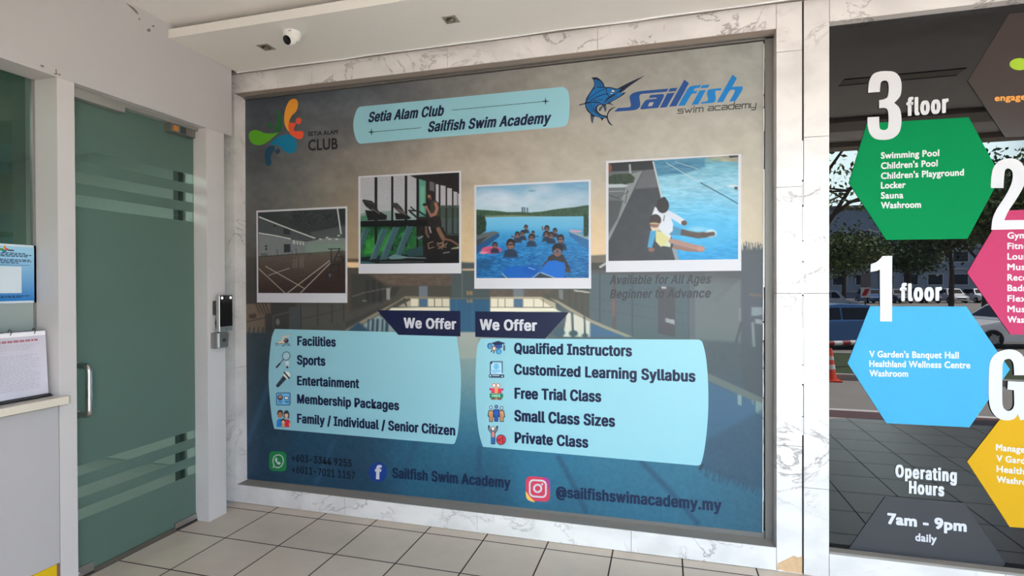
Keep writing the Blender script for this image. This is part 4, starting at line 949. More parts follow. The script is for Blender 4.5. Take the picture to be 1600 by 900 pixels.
# contact marks
def rrect(x0, y0, x1, y1, r, dy=0.0, n=5):
    o = []
    for cx, cy, a0 in ((x1 - r, y0 + r, -90), (x1 - r, y1 - r, 0), (x0 + r, y1 - r, 90), (x0 + r, y0 + r, 180)):
        for i in range(n + 1):
            a = math.radians(a0 + 90 * i / n); X = cx + r * math.cos(a); o.append((X, cy + r * math.sin(a) + dy * (X - x0) / (x1 - x0)))
    return o
def circ(cx, cy, rx, ry=None, n=28, a0=0, a1=2 * math.pi): 
    ry = ry or rx; return [(cx + rx * math.cos(t), cy + ry * math.sin(t)) for t in np.linspace(a0, a1, n, endpoint=(a1 - a0 < 6.2))]
cw = crop(415, 695, 7.619)
ph = flat('phone_mark', rrect(420.8, 704.6, 447.6, 735.4, 6.5, 1.4), 1, mat('mark_green', (28, 132, 70), 0.42, spec=0.35), banner, SH)
flat('phone_mark_ring', [stroke_poly(cw([p_ for p_ in spline([(105, 248), (92, 215), (90, 180), (105, 140), (145, 120), (188, 130), (210, 170), (208, 215), (185, 255), (150, 272), (118, 262)], 4, False)]), 1.5), stroke_poly(cw([(118, 262), (88, 268), (105, 240)]), 1.5)], 2, M_WHITE, banner, SH)
flat('phone_mark_handset', spline(cw([(118, 160), (130, 152), (142, 172), (138, 188), (150, 206), (164, 204), (180, 216), (172, 232), (150, 232), (125, 205), (112, 180)])), 2, M_WHITE, banner, SH)
flat('letter_mark', circ(590.4, 737.6, 14.4, 15.6), 1, mat('mark_blue', (20, 60, 140), 0.42, spec=0.35), banner, SH)
flat('letter_mark_f', spline(crop(415, 695, 7.619)([(1315, 408, 1), (1355, 412, 1), (1357, 322, 1), (1376, 322, 1), (1380, 288, 1), (1357, 287, 1), (1360, 275), (1382, 272, 1), (1384, 243, 1), (1345, 240), (1322, 258), (1318, 286, 1), (1303, 288, 1), (1303, 318, 1), (1318, 320, 1)])), 2, M_WHITE, banner, SH)
def paint_insta(X, Y):
    p = Paint(X, Y, (200, 60, 90))
    p.field([(120, 160, (214, 58, 50)), (380, 140, (210, 52, 90)), (620, 180, (140, 46, 130)), (640, 420, (176, 46, 120)), (130, 420, (214, 90, 70)), (160, 620, (240, 180, 80)), (330, 680, (236, 120, 80)), (600, 660, (220, 50, 72)), (380, 420, (198, 48, 70))], 130)
    bg = tuple(c_ for c_ in (50, 92, 120))
    p.line([p_[:2] for p_ in rrect(195, 218, 568, 608, 95, 25)] + [rrect(195, 218, 568, 608, 95, 25)[0]], 40, (250, 236, 240), 8)
    p.line(circ(378, 418, 92, 92, 40) + [(470, 418)], 36, (250, 232, 230), 8); p.ell(482, 320, 27, 27, (250, 232, 238), 8)
    return p.c
def clip_grid(o, outline_px):
    pass
im = flat('photo_mark', rrect(821.6, 743.4, 859.4, 781.4, 8.5, 3.2), 1, mat('mark_magenta', (214, 66, 92), 0.42, spec=0.35), banner, SH)
flat('photo_mark', spline([(821.7, 768), (824, 780), (836, 784.4), (828, 776)]), 2, mat('mark_yellow', (246, 186, 90), 0.42, spec=0.35), banner, SH)
flat('photo_mark', spline([(848, 745.5), (857, 748), (859.2, 758), (859.2, 768), (856.5, 758), (852, 750)]), 2, mat('mark_purple', (166, 62, 150), 0.42, spec=0.35), banner, SH)
def ring(outer, inner):
    return [[outer[i], outer[(i + 1) % len(outer)], inner[(i + 1) % len(outer)], inner[i]] for i in range(len(outer))]
flat('photo_mark_frame', ring(rrect(826.5, 748.2, 854.4, 776.4, 7.6, 1.9), rrect(829.2, 751, 851.8, 773.8, 5.2, 1.7)), 3, M_WHITE, banner, SH)
flat('photo_mark_lens', ring(circ(840.2, 763, 7.2), circ(840.2, 763, 4.2)) + [circ(847.4, 756.4, 1.7, n=12)], 3, M_WHITE, banner, SH)

# ---- the four framed pictures printed on the poster
def photo1(X, Y):
    p = Paint(X, Y, (66, 70, 70)); r = random.Random(1)
    p.poly([(55, 95), (710, 65), (710, 310), (490, 315), (55, 130)], (52, 57, 58), 3)
    p.poly([(300, 95), (710, 70), (710, 180), (640, 200), (430, 250), (330, 190)], (42, 46, 47), 10)
    for i in range(9): p.line([(235 + i * 26, 108 - i), (430 + i * 30, 245 - i * 9)], 3, (88, 93, 92), 3, .55)
    for i in range(11): p.line([(250 + i * 18, 112 + i * 13), (640, 80 + i * 11)], 3, (96, 100, 100), 3, .45)
    for i in range(26): x = r.uniform(280, 620); p.line([(x, r.uniform(90, 200)), (x + r.uniform(20, 60), r.uniform(90, 200))], 4, (30, 33, 35), 3, .7)
    p.poly([(60, 128), (480, 292), (490, 318), (300, 300), (60, 258)], (72, 78, 80), 4)
    p.poly([(440, 250), (705, 200), (705, 300), (495, 310)], (76, 80, 80), 8)
    p.poly([(60, 262), (300, 303), (412, 318), (410, 402), (60, 428)], (118, 123, 124), 4)
    for i in range(9): p.line([(80 + i * 38, 268 + i * 5), (80 + i * 38, 424 - i * 2)], 3, (108, 113, 114), 2, .5)
    p.poly([(410, 320), (580, 290), (705, 292), (705, 400), (410, 402)], (122, 130, 126), 5); p.poly([(410, 345), (705, 335), (705, 395), (410, 400)], (120, 140, 126), 12, .8)
    p.poly([(316, 306), (400, 318), (400, 345), (318, 335)], (176, 180, 178), 4)
    for x in (340, 362, 384): p.line([(x, 305), (x, 345)], 7, (96, 100, 100), 3)
    p.poly([(252, 336), (300, 337), (300, 395), (252, 398)], (40, 46, 50), 3); p.poly([(250, 218), (298, 225), (298, 266), (250, 262)], (40, 43, 45), 3); p.poly([(176, 195), (190, 196), (190, 210), (176, 208)], (34, 36, 38), 3)
    p.ell(122, 352, 8, 8, (44, 48, 50), 3); p.ell(122, 373, 8, 8, (44, 48, 50), 3); p.poly([(80, 404), (133, 402), (133, 424), (80, 424)], (88, 94, 96), 3)
    fl = [(55, 428), (410, 402), (600, 388), (710, 385), (710, 705), (55, 705)]
    p.poly(fl, (80, 70, 62), 4); m = p.inside(fl, 4)
    p.vgrad([(390, (92, 84, 76)), (450, (86, 76, 68)), (540, (72, 60, 54)), (620, (60, 47, 43)), (700, (48, 37, 35))], m)
    p.poly([(400, 600), (600, 470), (710, 420), (710, 705), (380, 705)], (50, 34, 33), 40, .75)
    p.noise(5, 60, 6, 2, mask=m); p.line([(60, 430), (410, 404)], 5, (50, 50, 48), 3)
    for x in (325, 345, 375, 392): p.line([(x, 432), (x - 3, 505)], 11, (126, 118, 106), 10, .55)
    for q, w in (([(62, 512), (265, 700)], 6), ([(118, 500), (405, 664)], 6), ([(140, 566), (290, 514)], 5), ([(272, 700), (588, 458)], 7), ([(370, 700), (592, 476)], 7)): p.line(q, w, (168, 158, 142), 3)
    for q in ([(340, 370), (345, 420)], [(200, 376), (208, 416)], [(310, 380), (312, 412)], [(420, 400), (440, 414), (455, 400)], [(315, 440), (350, 436)]): p.line(q, 4, (52, 56, 56), 3)
    for q, w in (([(72, 137), (300, 226), (478, 292)], 9), ([(60, 254), (190, 275), (300, 298)], 9), ([(646, 76), (672, 258)], 10)): p.line(q, w, (206, 208, 204), 5)
    for x, y in ((570, 288), (655, 274), (640, 300), (590, 300), (520, 300)): p.ell(x, y, 10, 5, (200, 202, 200), 5)
    for q, w in (([(578, 372), (668, 370)], 6), ([(600, 372), (602, 500), (592, 575)], 7), ([(662, 372), (628, 440), (618, 490)], 7), ([(655, 375), (690, 470)], 6), ([(610, 490), (664, 486)], 7), ([(575, 545), (655, 540)], 6), ([(575, 545), (572, 575), (600, 575)], 6), ([(655, 490), (660, 570)], 6), ([(680, 380), (695, 500)], 5), ([(640, 430), (680, 430)], 5)): p.line(q, w, (28, 30, 31), 3)
    p.ell(590, 565, 10, 16, (76, 82, 92), 4)
    p.poly([(55, 90), (66, 90), (66, 705), (55, 705)], (30, 32, 32), 3); p.noise(5, 8, 8, 41, o=2); return p.c * 0.84

def photo2(X, Y):
    p = Paint(X, Y, (172, 172, 178)); r = random.Random(2)
    p.vgrad([(100, (174, 175, 180)), (300, (178, 178, 184)), (380, (172, 176, 178)), (440, (140, 165, 160))])
    p.poly([(88, 400), (130, 385), (330, 372), (340, 450), (88, 450)], (128, 146, 140), 8)
    p.poly([(88, 420), (140, 405), (150, 450), (88, 450)], (70, 120, 96), 8)
    p.poly([(80, 470), (600, 470), (600, 790), (80, 790)], (26, 82, 44), 6)
    g = p.inside([(80, 480), (600, 480), (600, 740), (80, 740)], 8); p.noise(46, 26, 24, 5, mask=g, tint=(.5, 1, .4), o=4)
    p.poly([(140, 590), (330, 540), (300, 690), (110, 735)], (58, 150, 56), 30, .7); p.poly([(400, 560), (470, 500), (440, 620)], (50, 150, 70), 20, .6)
    p.line([(100, 725), (290, 685)], 10, (40, 92, 54), 5)
    p.poly([(88, 735), (600, 700), (600, 790), (88, 790)], (24, 34, 36), 8)
    for x0, x1, y0, y1 in ((201, 223, 110, 640), (331, 348, 103, 680), (437, 457, 98, 650), (528, 545, 110, 660)): p.poly([(x0, y0), (x1, y0), (x1, y1), (x0, y1)], (24, 23, 25), 3)
    p.poly([(478, 97), (870, 70), (870, 580), (545, 600), (540, 125)], (34, 30, 31), 3)
    p.poly([(548, 122), (602, 140), (602, 420), (548, 420)], (92, 150, 132), 4); p.poly([(560, 180), (590, 180), (590, 400), (560, 400)], (112, 172, 150), 8)
    p.poly([(630, 140), (668, 152), (668, 250), (630, 250)], (104, 100, 100), 5)
    for x0, x1, y0 in ((680, 702, 162), (716, 756, 172), (768, 806, 192), (818, 847, 220), (852, 866, 235)):
        p.poly([(x0, y0), (x1, y0 + 6), (x1, 350), (x0, 350)], (186, 182, 186), 3); p.poly([(x0, 330), (x1, 330), (x1, 440), (x0, 440)], (66, 82, 72), 10); p.poly([(x0, 430), (x1, 430), (x1, 550), (x0, 550)], (72, 88, 86), 8)
    p.line([(690, 556), (866, 560)], 6, (60, 96, 82), 3)
    p.poly([(90, 452), (640, 440), (720, 440), (720, 492), (90, 497)], (17, 17, 20), 3)
    p.poly([(104, 292), (116, 283), (178, 294), (200, 312), (234, 376), (222, 384), (170, 365), (130, 335)], (40, 40, 44), 4); p.poly([(126, 366), (180, 372), (240, 378), (300, 410), (292, 442), (150, 448)], (26, 26, 29), 4)
    p.line([(180, 355), (240, 395)], 7, (112, 100, 92), 4); p.line([(120, 296), (200, 320)], 5, (70, 72, 78), 4)
    p.poly([(334, 310), (376, 310), (412, 345), (450, 408), (400, 392), (350, 345)], (58, 58, 62), 4); p.poly([(358, 388), (450, 400), (488, 428), (470, 438), (368, 440)], (24, 24, 27), 4); p.line([(385, 360), (445, 402)], 7, (128, 112, 100), 4)
    for q, w in (([(470, 370), (540, 372), (606, 414)], 13), ([(484, 342), (520, 372)], 10), ([(480, 380), (540, 430)], 14), ([(560, 425), (640, 425)], 14)): p.line(q, w, (32, 34, 40), 4)
    for pl in ([(118, 512), (165, 512), (122, 610), (96, 700), (90, 690), (90, 600)], [(258, 512), (308, 512), (216, 745), (168, 752)], [(345, 502), (398, 502), (288, 772), (240, 768)], [(455, 492), (506, 492), (408, 722), (362, 730)]):
        p.poly(pl, (58, 88, 96), 4); p.line([pl[0], pl[-1]], 10, (96, 128, 134), 8, .6)
    p.poly([(302, 738), (352, 712), (400, 720), (468, 735), (400, 752), (330, 752)], (98, 128, 132), 6); p.poly([(92, 768), (165, 755), (230, 762), (200, 785), (92, 785)], (52, 92, 94), 6)
    p.poly([(425, 690), (590, 640), (590, 720), (480, 732)], (40, 66, 70), 6); p.ell(560, 580, 40, 12, (90, 120, 118), 6, .6)
    p.poly([(570, 492), (735, 500), (765, 568), (870, 582), (870, 785), (585, 785)], (25, 23, 25), 4); p.poly([(90, 760), (600, 742), (870, 730), (870, 790), (300, 790)], (20, 18, 20), 4)
    p.line([(420, 735), (600, 742)], 6, (128, 142, 144), 4); p.line([(240, 772), (590, 770)], 4, (92, 108, 112), 3)
    for q in ([(620, 628), (625, 668), (665, 655)], [(622, 625), (658, 612)], [(690, 622), (760, 640)], [(690, 640), (740, 612)], [(700, 668), (768, 625)], [(700, 650), (760, 655)], [(740, 612), (726, 672)]): p.line(q, 7, (142, 110, 88), 4)
    p.poly([(800, 665), (862, 648), (862, 668), (800, 672)], (150, 142, 116), 5); p.line([(740, 702), (785, 694)], 10, (120, 122, 124), 6)
    p.poly([(634, 305), (672, 284), (702, 310), (708, 350), (712, 420), (640, 420)], (58, 56, 50), 4)
    p.poly([(622, 424), (714, 412), (726, 470), (722, 512), (668, 512), (640, 500), (612, 480)], (38, 33, 34), 4)
    p.line([(678, 316), (690, 350), (676, 396), (642, 410)], 24, (164, 112, 90), 5); p.line([(600, 338), (622, 372), (640, 410)], 18, (150, 108, 90), 5); p.ell(592, 324, 15, 12, (44, 36, 36), 4); p.ell(606, 342, 12, 10, (158, 116, 98), 4)
    p.ell(642, 242, 29, 28, (40, 30, 28), 4); p.poly([(618, 245), (640, 250), (645, 285), (630, 292), (616, 270)], (160, 112, 90), 4); p.poly([(618, 272), (640, 268), (640, 292), (628, 294)], (70, 48, 42), 4)
    p.line([(700, 515), (722, 560), (740, 590)], 34, (128, 92, 72), 6); p.line([(740, 590), (800, 604), (855, 638)], 16, (120, 84, 66), 5)
    p.line([(604, 500), (606, 545), (622, 575)], 20, (100, 74, 62), 5); p.line([(630, 500), (640, 540)], 14, (150, 140, 136), 5); p.line([(545, 590), (575, 572)], 12, (126, 138, 138), 6)
    p.noise(6, 9, 9, 42, o=2); return p.c * 0.86

def photo3(X, Y):
    p = Paint(X, Y, (120, 160, 190)); r = random.Random(3)
    p.vgrad([(65, (112, 156, 186)), (180, (140, 172, 194)), (280, (166, 188, 200)), (326, (150, 186, 204))])
    for x, y, a, b, al in ((200, 190, 150, 60, .6), (330, 220, 120, 50, .45), (560, 120, 80, 34, .6), (470, 180, 60, 40, .5), (760, 180, 160, 40, .4), (620, 230, 150, 30, .4)): p.ell(x, y, a, b, (196, 202, 210), 50, al)
    p.noise(9, 70, 24, 8, mask=np.clip((300 - Y) / 30, 0, 1)); p.ell(478, 133, 26, 9, (110, 146, 172), 8, .8)
    p.poly([(402, 254), (416, 254), (416, 292), (402, 292)], (92, 110, 124), 3); p.poly([(419, 254), (432, 255), (432, 294), (419, 294)], (98, 116, 130), 3); p.poly([(440, 258), (452, 258), (452, 292), (440, 292)], (90, 108, 122), 3)
    p.poly([(60, 272), (130, 276), (220, 282), (300, 292), (400, 290), (470, 294), (560, 286), (640, 272), (720, 262), (800, 254), (870, 242), (905, 240), (905, 330), (60, 340)], (56, 80, 60), 6)
    p.noise(20, 14, 10, 9, mask=p.inside([(60, 272), (400, 290), (560, 286), (905, 240), (905, 322), (60, 330)], 6), tint=(.8, 1, .7)); p.poly([(90, 318), (330, 312), (520, 320), (620, 322), (600, 334), (140, 336)], (112, 116, 90), 6)
    lk = [(60, 332), (300, 326), (905, 322), (905, 790), (60, 790)]
    p.poly(lk, (90, 160, 196), 4); m = p.inside(lk, 4)
    p.vgrad([(325, (112, 176, 206)), (400, (92, 164, 202)), (450, (60, 142, 190)), (540, (36, 116, 172)), (640, (30, 104, 160)), (790, (26, 92, 146))], m)
    p.noise(26, 34, 9, 12, mask=m * np.clip((Y - 420) / 120, .08, 1), tint=(.8, 1, 1), o=3); p.noise(34, 20, 6, 13, mask=m * np.clip((Y - 440) / 160, 0, 1), tint=(.6, .9, 1), o=3)
    p.poly([(60, 640), (200, 640), (160, 720), (60, 720)], (24, 62, 96), 40, .6)
    p.poly([(60, 455), (200, 432), (240, 445), (100, 560), (60, 590)], (84, 92, 96), 4); p.poly([(60, 545), (232, 446), (240, 470), (60, 610)], (30, 74, 116), 5); p.poly([(60, 500), (150, 470), (90, 530), (60, 545)], (60, 62, 64), 6)
    p.poly([(750, 425), (905, 470), (905, 500), (755, 440)], (132, 148, 158), 4); p.poly([(752, 438), (905, 500), (905, 580), (760, 470)], (46, 98, 146), 5); p.poly([(760, 420), (850, 428), (845, 442), (770, 438)], (190, 150, 164), 5)
    for q in ((60, 142, 310, 460), (862, 905, 300, 470)):
        pl = [(q[0], q[2]), (q[1] - 12, q[2] + 10), (q[1], q[2] + 60), (q[1] - 4, q[3] - 30), (q[0] + 30, q[3]), (q[0], q[3])]
        p.poly(pl, (38, 58, 44), 8); p.noise(22, 10, 10, 14, mask=p.inside(pl, 8), tint=(.8, 1, .6))
    p.ell(180, 572, 76, 28, (186, 78, 110), 6); p.ell(195, 570, 48, 12, (150, 62, 92), 6); p.ell(120, 592, 30, 10, (200, 120, 140), 6)
    for x, y, s in ((435, 402, 15), (488, 442, 12), (650, 428, 17), (590, 412, 20), (410, 446, 18), (586, 452, 19), (372, 458, 20), (622, 462, 21), (475, 478, 23), (205, 535, 20), (692, 488, 27), (322, 528, 33)):
        p.poly([(x - s * 1.7, y + s * 3), (x - s * 1.3, y + s * 1.5), (x, y + s * .9), (x + s * 1.3, y + s * 1.5), (x + s * 1.7, y + s * 3)], (34, 46, 66), s * .5, .95)
        p.ell(x, y, s, s * 1.25, (38, 32, 36), 3); p.ell(x, y + s * .35, s * .78, s * .8, (126, 88, 76), 4); p.line([(x - s * .8, y + s * .1), (x + s * .8, y + s * .1)], s * .32, (44, 42, 52), 3)
    p.line([(330, 470), (352, 480)], 12, (90, 66, 60), 4); p.line([(560, 425), (556, 400)], 9, (100, 72, 66), 4)
    p.poly([(590, 660), (600, 620), (640, 600), (710, 606), (735, 650), (765, 715), (740, 735), (720, 670)], (52, 48, 54), 5)
    p.ell(668, 566, 40, 44, (36, 30, 33), 4); p.ell(668, 590, 30, 30, (120, 86, 76), 5); p.line([(636, 582), (700, 582)], 16, (60, 60, 74), 4); p.ell(650, 582, 12, 7, (96, 104, 124), 4); p.ell(685, 582, 12, 7, (96, 104, 124), 4)
    p.ell(745, 722, 22, 16, (70, 56, 58), 5); p.line([(565, 690), (585, 660)], 18, (70, 56, 58), 5)
    p.ell(400, 736, 136, 50, (14, 88, 168), 4); p.ell(470, 720, 60, 34, (8, 78, 160), 20, .8); p.line([(258, 745), (300, 785)], 7, (150, 156, 158), 4); p.line([(535, 738), (480, 780)], 7, (150, 156, 158), 4); p.line([(455, 702), (500, 716)], 6, (126, 168, 204), 4)
    p.poly([(600, 652), (655, 648), (724, 668), (718, 782), (640, 776), (544, 738), (562, 694)], (22, 100, 188), 4); p.line([(548, 738), (645, 776)], 7, (160, 164, 164), 4); p.poly([(535, 745), (640, 780), (500, 782)], (50, 56, 66), 5)
    p.ell(520, 470, 8, 5, (40, 60, 80), 4)
    return p.c

def photo4(X, Y):
    p = Paint(X, Y, (90, 180, 220)); r = random.Random(4)
    p.vgrad([(45, (112, 160, 176)), (110, (120, 182, 204)), (220, (150, 204, 226)), (330, (120, 196, 230)), (430, (84, 184, 230)), (640, (34, 152, 214))])
    p.poly([(310, 75), (600, 60), (600, 110), (480, 150), (330, 160)], (70, 130, 162), 14); p.poly([(590, 52), (790, 42), (790, 82), (640, 78)], (168, 160, 132), 8, .9); p.poly([(730, 44), (790, 42), (790, 56), (740, 60)], (52, 52, 48), 5); p.poly([(600, 60), (700, 66), (600, 100)], (100, 150, 150), 10, .6)
    p.noise(20, 42, 10, 3, mask=np.clip((480 - Y) / 120, .2, 1), tint=(1, .8, .6), o=3); p.noise(12, 70, 18, 17, tint=(.6, .9, 1), o=2); p.noise(22, 30, 5, 18, tint=(1, .7, .5), o=2)
    for i in range(6): p.ell(600, 480, 70 + i * 26, 36 + i * 14, (70, 172, 224) if i % 2 else (110, 200, 236), 10, .16)
    p.line([(382, 88), (470, 140), (575, 200), (640, 240)], 4, (190, 204, 206), 3); p.line([(575, 200), (720, 280), (785, 318)], 6, (46, 92, 112), 3); p.line([(430, 82), (560, 122)], 3, (180, 200, 206), 3); p.ell(755, 218, 30, 7, (212, 226, 232), 6); p.ell(774, 230, 10, 8, (70, 58, 58), 4)
    dk = [(50, 90), (312, 78), (356, 280), (446, 645), (50, 650)]
    p.poly(dk, (62, 63, 68), 4); p.poly([(250, 130), (315, 120), (340, 225), (205, 235)], (98, 100, 103), 12); p.noise(5, 30, 30, 5, mask=p.inside(dk, 4))
    p.poly([(50, 84), (312, 72), (308, 124), (50, 140)], (42, 44, 44), 5); p.poly([(50, 138), (245, 130), (160, 318), (50, 540)], (98, 101, 103), 5); p.poly([(185, 150), (248, 132), (58, 530), (50, 500)], (132, 136, 137), 4)
    p.poly([(50, 300), (140, 300), (110, 400), (50, 500)], (76, 78, 80), 12)
    b = [(52, 168), (90, 152), (180, 148), (206, 172), (195, 200), (120, 212), (52, 202)]; p.poly(b, (48, 60, 42), 6); p.noise(18, 8, 8, 6, mask=p.inside(b, 6))
    p.poly([(52, 210), (130, 206), (170, 214), (150, 226), (52, 228)], (176, 184, 188), 5); p.line([(60, 250), (140, 246)], 4, (150, 158, 162), 3); p.line([(60, 270), (120, 290)], 5, (66, 68, 70), 3); p.line([(100, 285), (170, 250)], 4, (82, 84, 86), 3); p.line([(165, 240), (150, 315)], 4, (60, 62, 64), 3)
    p.poly([(170, 96), (182, 95), (186, 148), (174, 148)], (158, 164, 166), 3); p.ell(62, 118, 14, 24, (130, 72, 58), 6)
    p.line([(308, 82), (322, 140), (356, 285)], 9, (190, 198, 202), 4); p.line([(425, 572), (445, 640)], 22, (142, 152, 160), 4)
    p.line([(465, 478), (560, 496), (640, 488)], 34, (88, 72, 66), 5); p.ell(632, 484, 32, 22, (226, 240, 246), 12, .8); p.line([(590, 494), (645, 487)], 22, (80, 66, 62), 6); p.ell(560, 462, 50, 14, (176, 220, 238), 16, .6)
    p.poly([(412, 440), (466, 458), (462, 498), (398, 494)], (72, 142, 182), 5)
    p.poly([(300, 385), (318, 335), (345, 352), (392, 358), (420, 430), (418, 470), (396, 490), (345, 470)], (216, 220, 230), 5); p.line([(388, 372), (430, 392), (470, 418)], 34, (214, 218, 230), 6); p.ell(482, 426, 16, 14, (96, 68, 56), 5); p.line([(372, 385), (366, 415)], 5, (90, 96, 104), 4)
    p.ell(362, 328, 35, 43, (42, 34, 34), 4); p.ell(368, 292, 14, 12, (40, 32, 32), 4)
    p.poly([(322, 468), (366, 478), (408, 514), (396, 548), (350, 560), (322, 530)], (212, 206, 146), 5); p.line([(350, 460), (400, 502)], 18, (214, 218, 222), 6)
    p.poly([(398, 508), (410, 520), (404, 562), (368, 556)], (206, 212, 186), 4)
    p.line([(430, 560), (500, 574), (578, 578)], 24, (150, 112, 100), 5); p.line([(408, 528), (450, 536), (520, 556), (585, 570)], 26, (176, 134, 120), 5); p.ell(575, 572, 22, 13, (196, 140, 128), 5)
    p.poly([(292, 470), (326, 462), (318, 510), (300, 570), (276, 562)], (72, 156, 200), 5); p.ell(298, 576, 18, 12, (140, 96, 84), 5); p.poly([(292, 445), (335, 450), (350, 470), (300, 470)], (214, 196, 170), 5)
    p.ell(320, 410, 33, 33, (58, 42, 42), 4); p.ell(316, 436, 26, 16, (140, 98, 84), 5); p.line([(292, 428), (346, 432)], 5, (190, 186, 150), 3)
    return p.c

for outer, inner, fn, tc in (
    ([(400.6, 329.2), (542.8, 322.2), (543, 473.2), (401.6, 472.6)], [(403.4, 331.8), (540, 325.6), (540, 458.2), (403.8, 457.8)], photo1, (390, 310, 4.706)),
    ([(560, 275.6), (720.6, 266.6), (721, 427.2), (560.4, 427.6)], [(563.2, 277.6), (717.6, 269.6), (717.6, 411), (563.4, 412.4)], photo2, (545, 255, 5.0)),
    ([(741, 289.4), (923.1, 280.2), (923.8, 451), (741.2, 451.2)], [(744.4, 292.2), (920, 283.7), (920, 434.2), (744.4, 434.6)], photo3, (730, 270, 4.738)),
    ([(946.7, 251.4), (1158, 240.6), (1158.2, 423), (946.8, 425.3)], [(950.8, 255), (1153.6, 242.5), (1153.2, 405), (950.8, 407.8)], photo4, (935, 230, 3.6))):
    fb = flat('photo_border', outer, 2, M_WHITE, banner, SH)
    painted('photo_print', inner, 250, 250, 3, fn, fb, SH, tc)

# ---- the small icons beside the lines of text
PB = (146, 192, 206)
def ic(px, k, x0, y0, fn, col):
    def go(X, Y):
        p = Paint(X, Y, col); fn(p); return p.c
    painted('icon', [(px[0], px[1]), (px[2], px[1]), (px[2], px[3]), (px[0], px[3])], 78, 78, 2, go, ICON_PARENT[0], SH, (x0, y0, k))
DK = (34, 44, 62); ICON_PARENT = [banner]
def i_swim(p):
    p.line([(180, 130), (195, 78), (245, 62), (300, 50)], 26, (206, 164, 138), 8); p.poly([(88, 186), (175, 130), (215, 170), (215, 198), (100, 198)], (214, 168, 140), 8)
    p.ell(252, 140, 40, 40, (52, 36, 48), 8); p.ell(240, 128, 16, 14, (150, 110, 100), 8)
    for q in ([(62, 188), (95, 186), (125, 198), (165, 188), (200, 198), (250, 192), (310, 196)], [(70, 216), (96, 220)], [(170, 230), (205, 226), (240, 214)], [(268, 222), (290, 214), (318, 226)]): p.line(q, 11, (40, 62, 84), 8)
def i_racket(p):
    p.ell(250, 408, 70, 78, DK, 8, 1, .35); p.ell(250, 408, 60, 68, (142, 168, 176), 8, 1, .35); p.line([(205, 462), (140, 540)], 15, (110, 44, 48), 8); p.line([(138, 542), (80, 606)], 28, (34, 36, 46), 8)
    p.poly([(232, 505), (305, 505), (288, 588), (252, 588)], (196, 204, 206), 8); p.line([(250, 510), (262, 580)], 7, (110, 124, 132), 6); p.line([(290, 510), (276, 580)], 7, (110, 124, 132), 6); p.ell(268, 604, 18, 20, (34, 38, 44), 8)
def i_mic(p):
    p.ell(212, 96, 46, 42, (206, 196, 184), 7, 1, .8); p.poly([(160, 108), (205, 150), (95, 268), (72, 272), (54, 246)], (38, 46, 60), 7); p.line([(172, 62), (242, 144)], 20, (44, 44, 50), 6); p.line([(120, 170), (150, 200)], 5, (80, 90, 104), 5)
    p.line([(160, 100), (215, 155)], 12, (190, 184, 176), 6)
def i_card(p):
    p.poly(rrect(58, 346, 260, 526, 22), (36, 66, 110), 6); p.poly(rrect(70, 358, 248, 514, 14), (96, 164, 204), 6); p.ell(115, 414, 38, 42, (42, 44, 60), 6); p.ell(116, 410, 22, 26, (190, 132, 104), 6); p.ell(116, 422, 10, 14, (90, 40, 36), 5)
    p.poly([(172, 396), (236, 400), (236, 448), (172, 446)], (40, 66, 104), 6); p.poly([(180, 406), (226, 408), (226, 438), (180, 436)], (220, 228, 232), 6)
    for y, a, b in ((470, 86, 146), (492, 92, 136), (468, 176, 238), (484, 190, 240)): p.line([(a, y), (b, y + 2)], 9, (34, 60, 96), 5)
def i_family(p):
    p.poly([(64, 830), (66, 745), (95, 712), (135, 716), (160, 750), (160, 830)], (36, 110, 172), 6); p.poly([(165, 830), (185, 725), (235, 725), (256, 760), (258, 832)], (176, 38, 52), 6); p.line([(246, 780), (250, 830)], 16, (206, 150, 124), 5)
    p.poly([(72, 640), (85, 598), (120, 588), (150, 605), (155, 650), (140, 690), (88, 690)], (44, 32, 34), 6); p.ell(114, 660, 30, 42, (152, 98, 74), 6); p.poly([(80, 630), (114, 612), (148, 630), (146, 600), (86, 600)], (44, 32, 34), 6)
    p.poly([(162, 700), (165, 625), (190, 596), (225, 600), (242, 640), (242, 705)], (38, 38, 50), 6); p.ell(202, 668, 26, 36, (204, 156, 130), 6); p.line([(175, 640), (225, 632)], 14, (38, 52, 62), 6)
    p.ell(158, 745, 32, 34, (54, 34, 32), 6); p.ell(158, 762, 24, 26, (208, 152, 122), 6); p.poly([(134, 822), (145, 790), (172, 790), (184, 822)], (224, 144, 76), 6)
def i_grad(p):
    p.ell(125, 188, 48, 56, (34, 66, 110), 7); p.ell(128, 192, 34, 42, (80, 144, 196), 7); p.ell(290, 290, 50, 52, (36, 82, 140), 7); p.ell(292, 292, 36, 40, (72, 164, 212), 7)
    p.poly([(195, 150), (355, 150), (352, 220), (290, 240), (215, 225)], (44, 78, 140), 7); p.poly([(150, 132), (280, 92), (408, 132), (395, 146), (290, 170), (200, 160)], (30, 42, 74), 7)
    p.line([(388, 145), (394, 200)], 10, DK, 6); p.line([(394, 190), (394, 262)], 30, (62, 64, 78), 8); p.line([(160, 270), (150, 295)], 20, (70, 60, 60), 7); p.line([(200, 270), (198, 315)], 22, (72, 62, 60), 7)
    p.ell(204, 234, 46, 50, (104, 84, 80), 7); p.ell(204, 234, 32, 36, (206, 170, 144), 7); p.ell(205, 236, 13, 15, (236, 232, 224), 6)
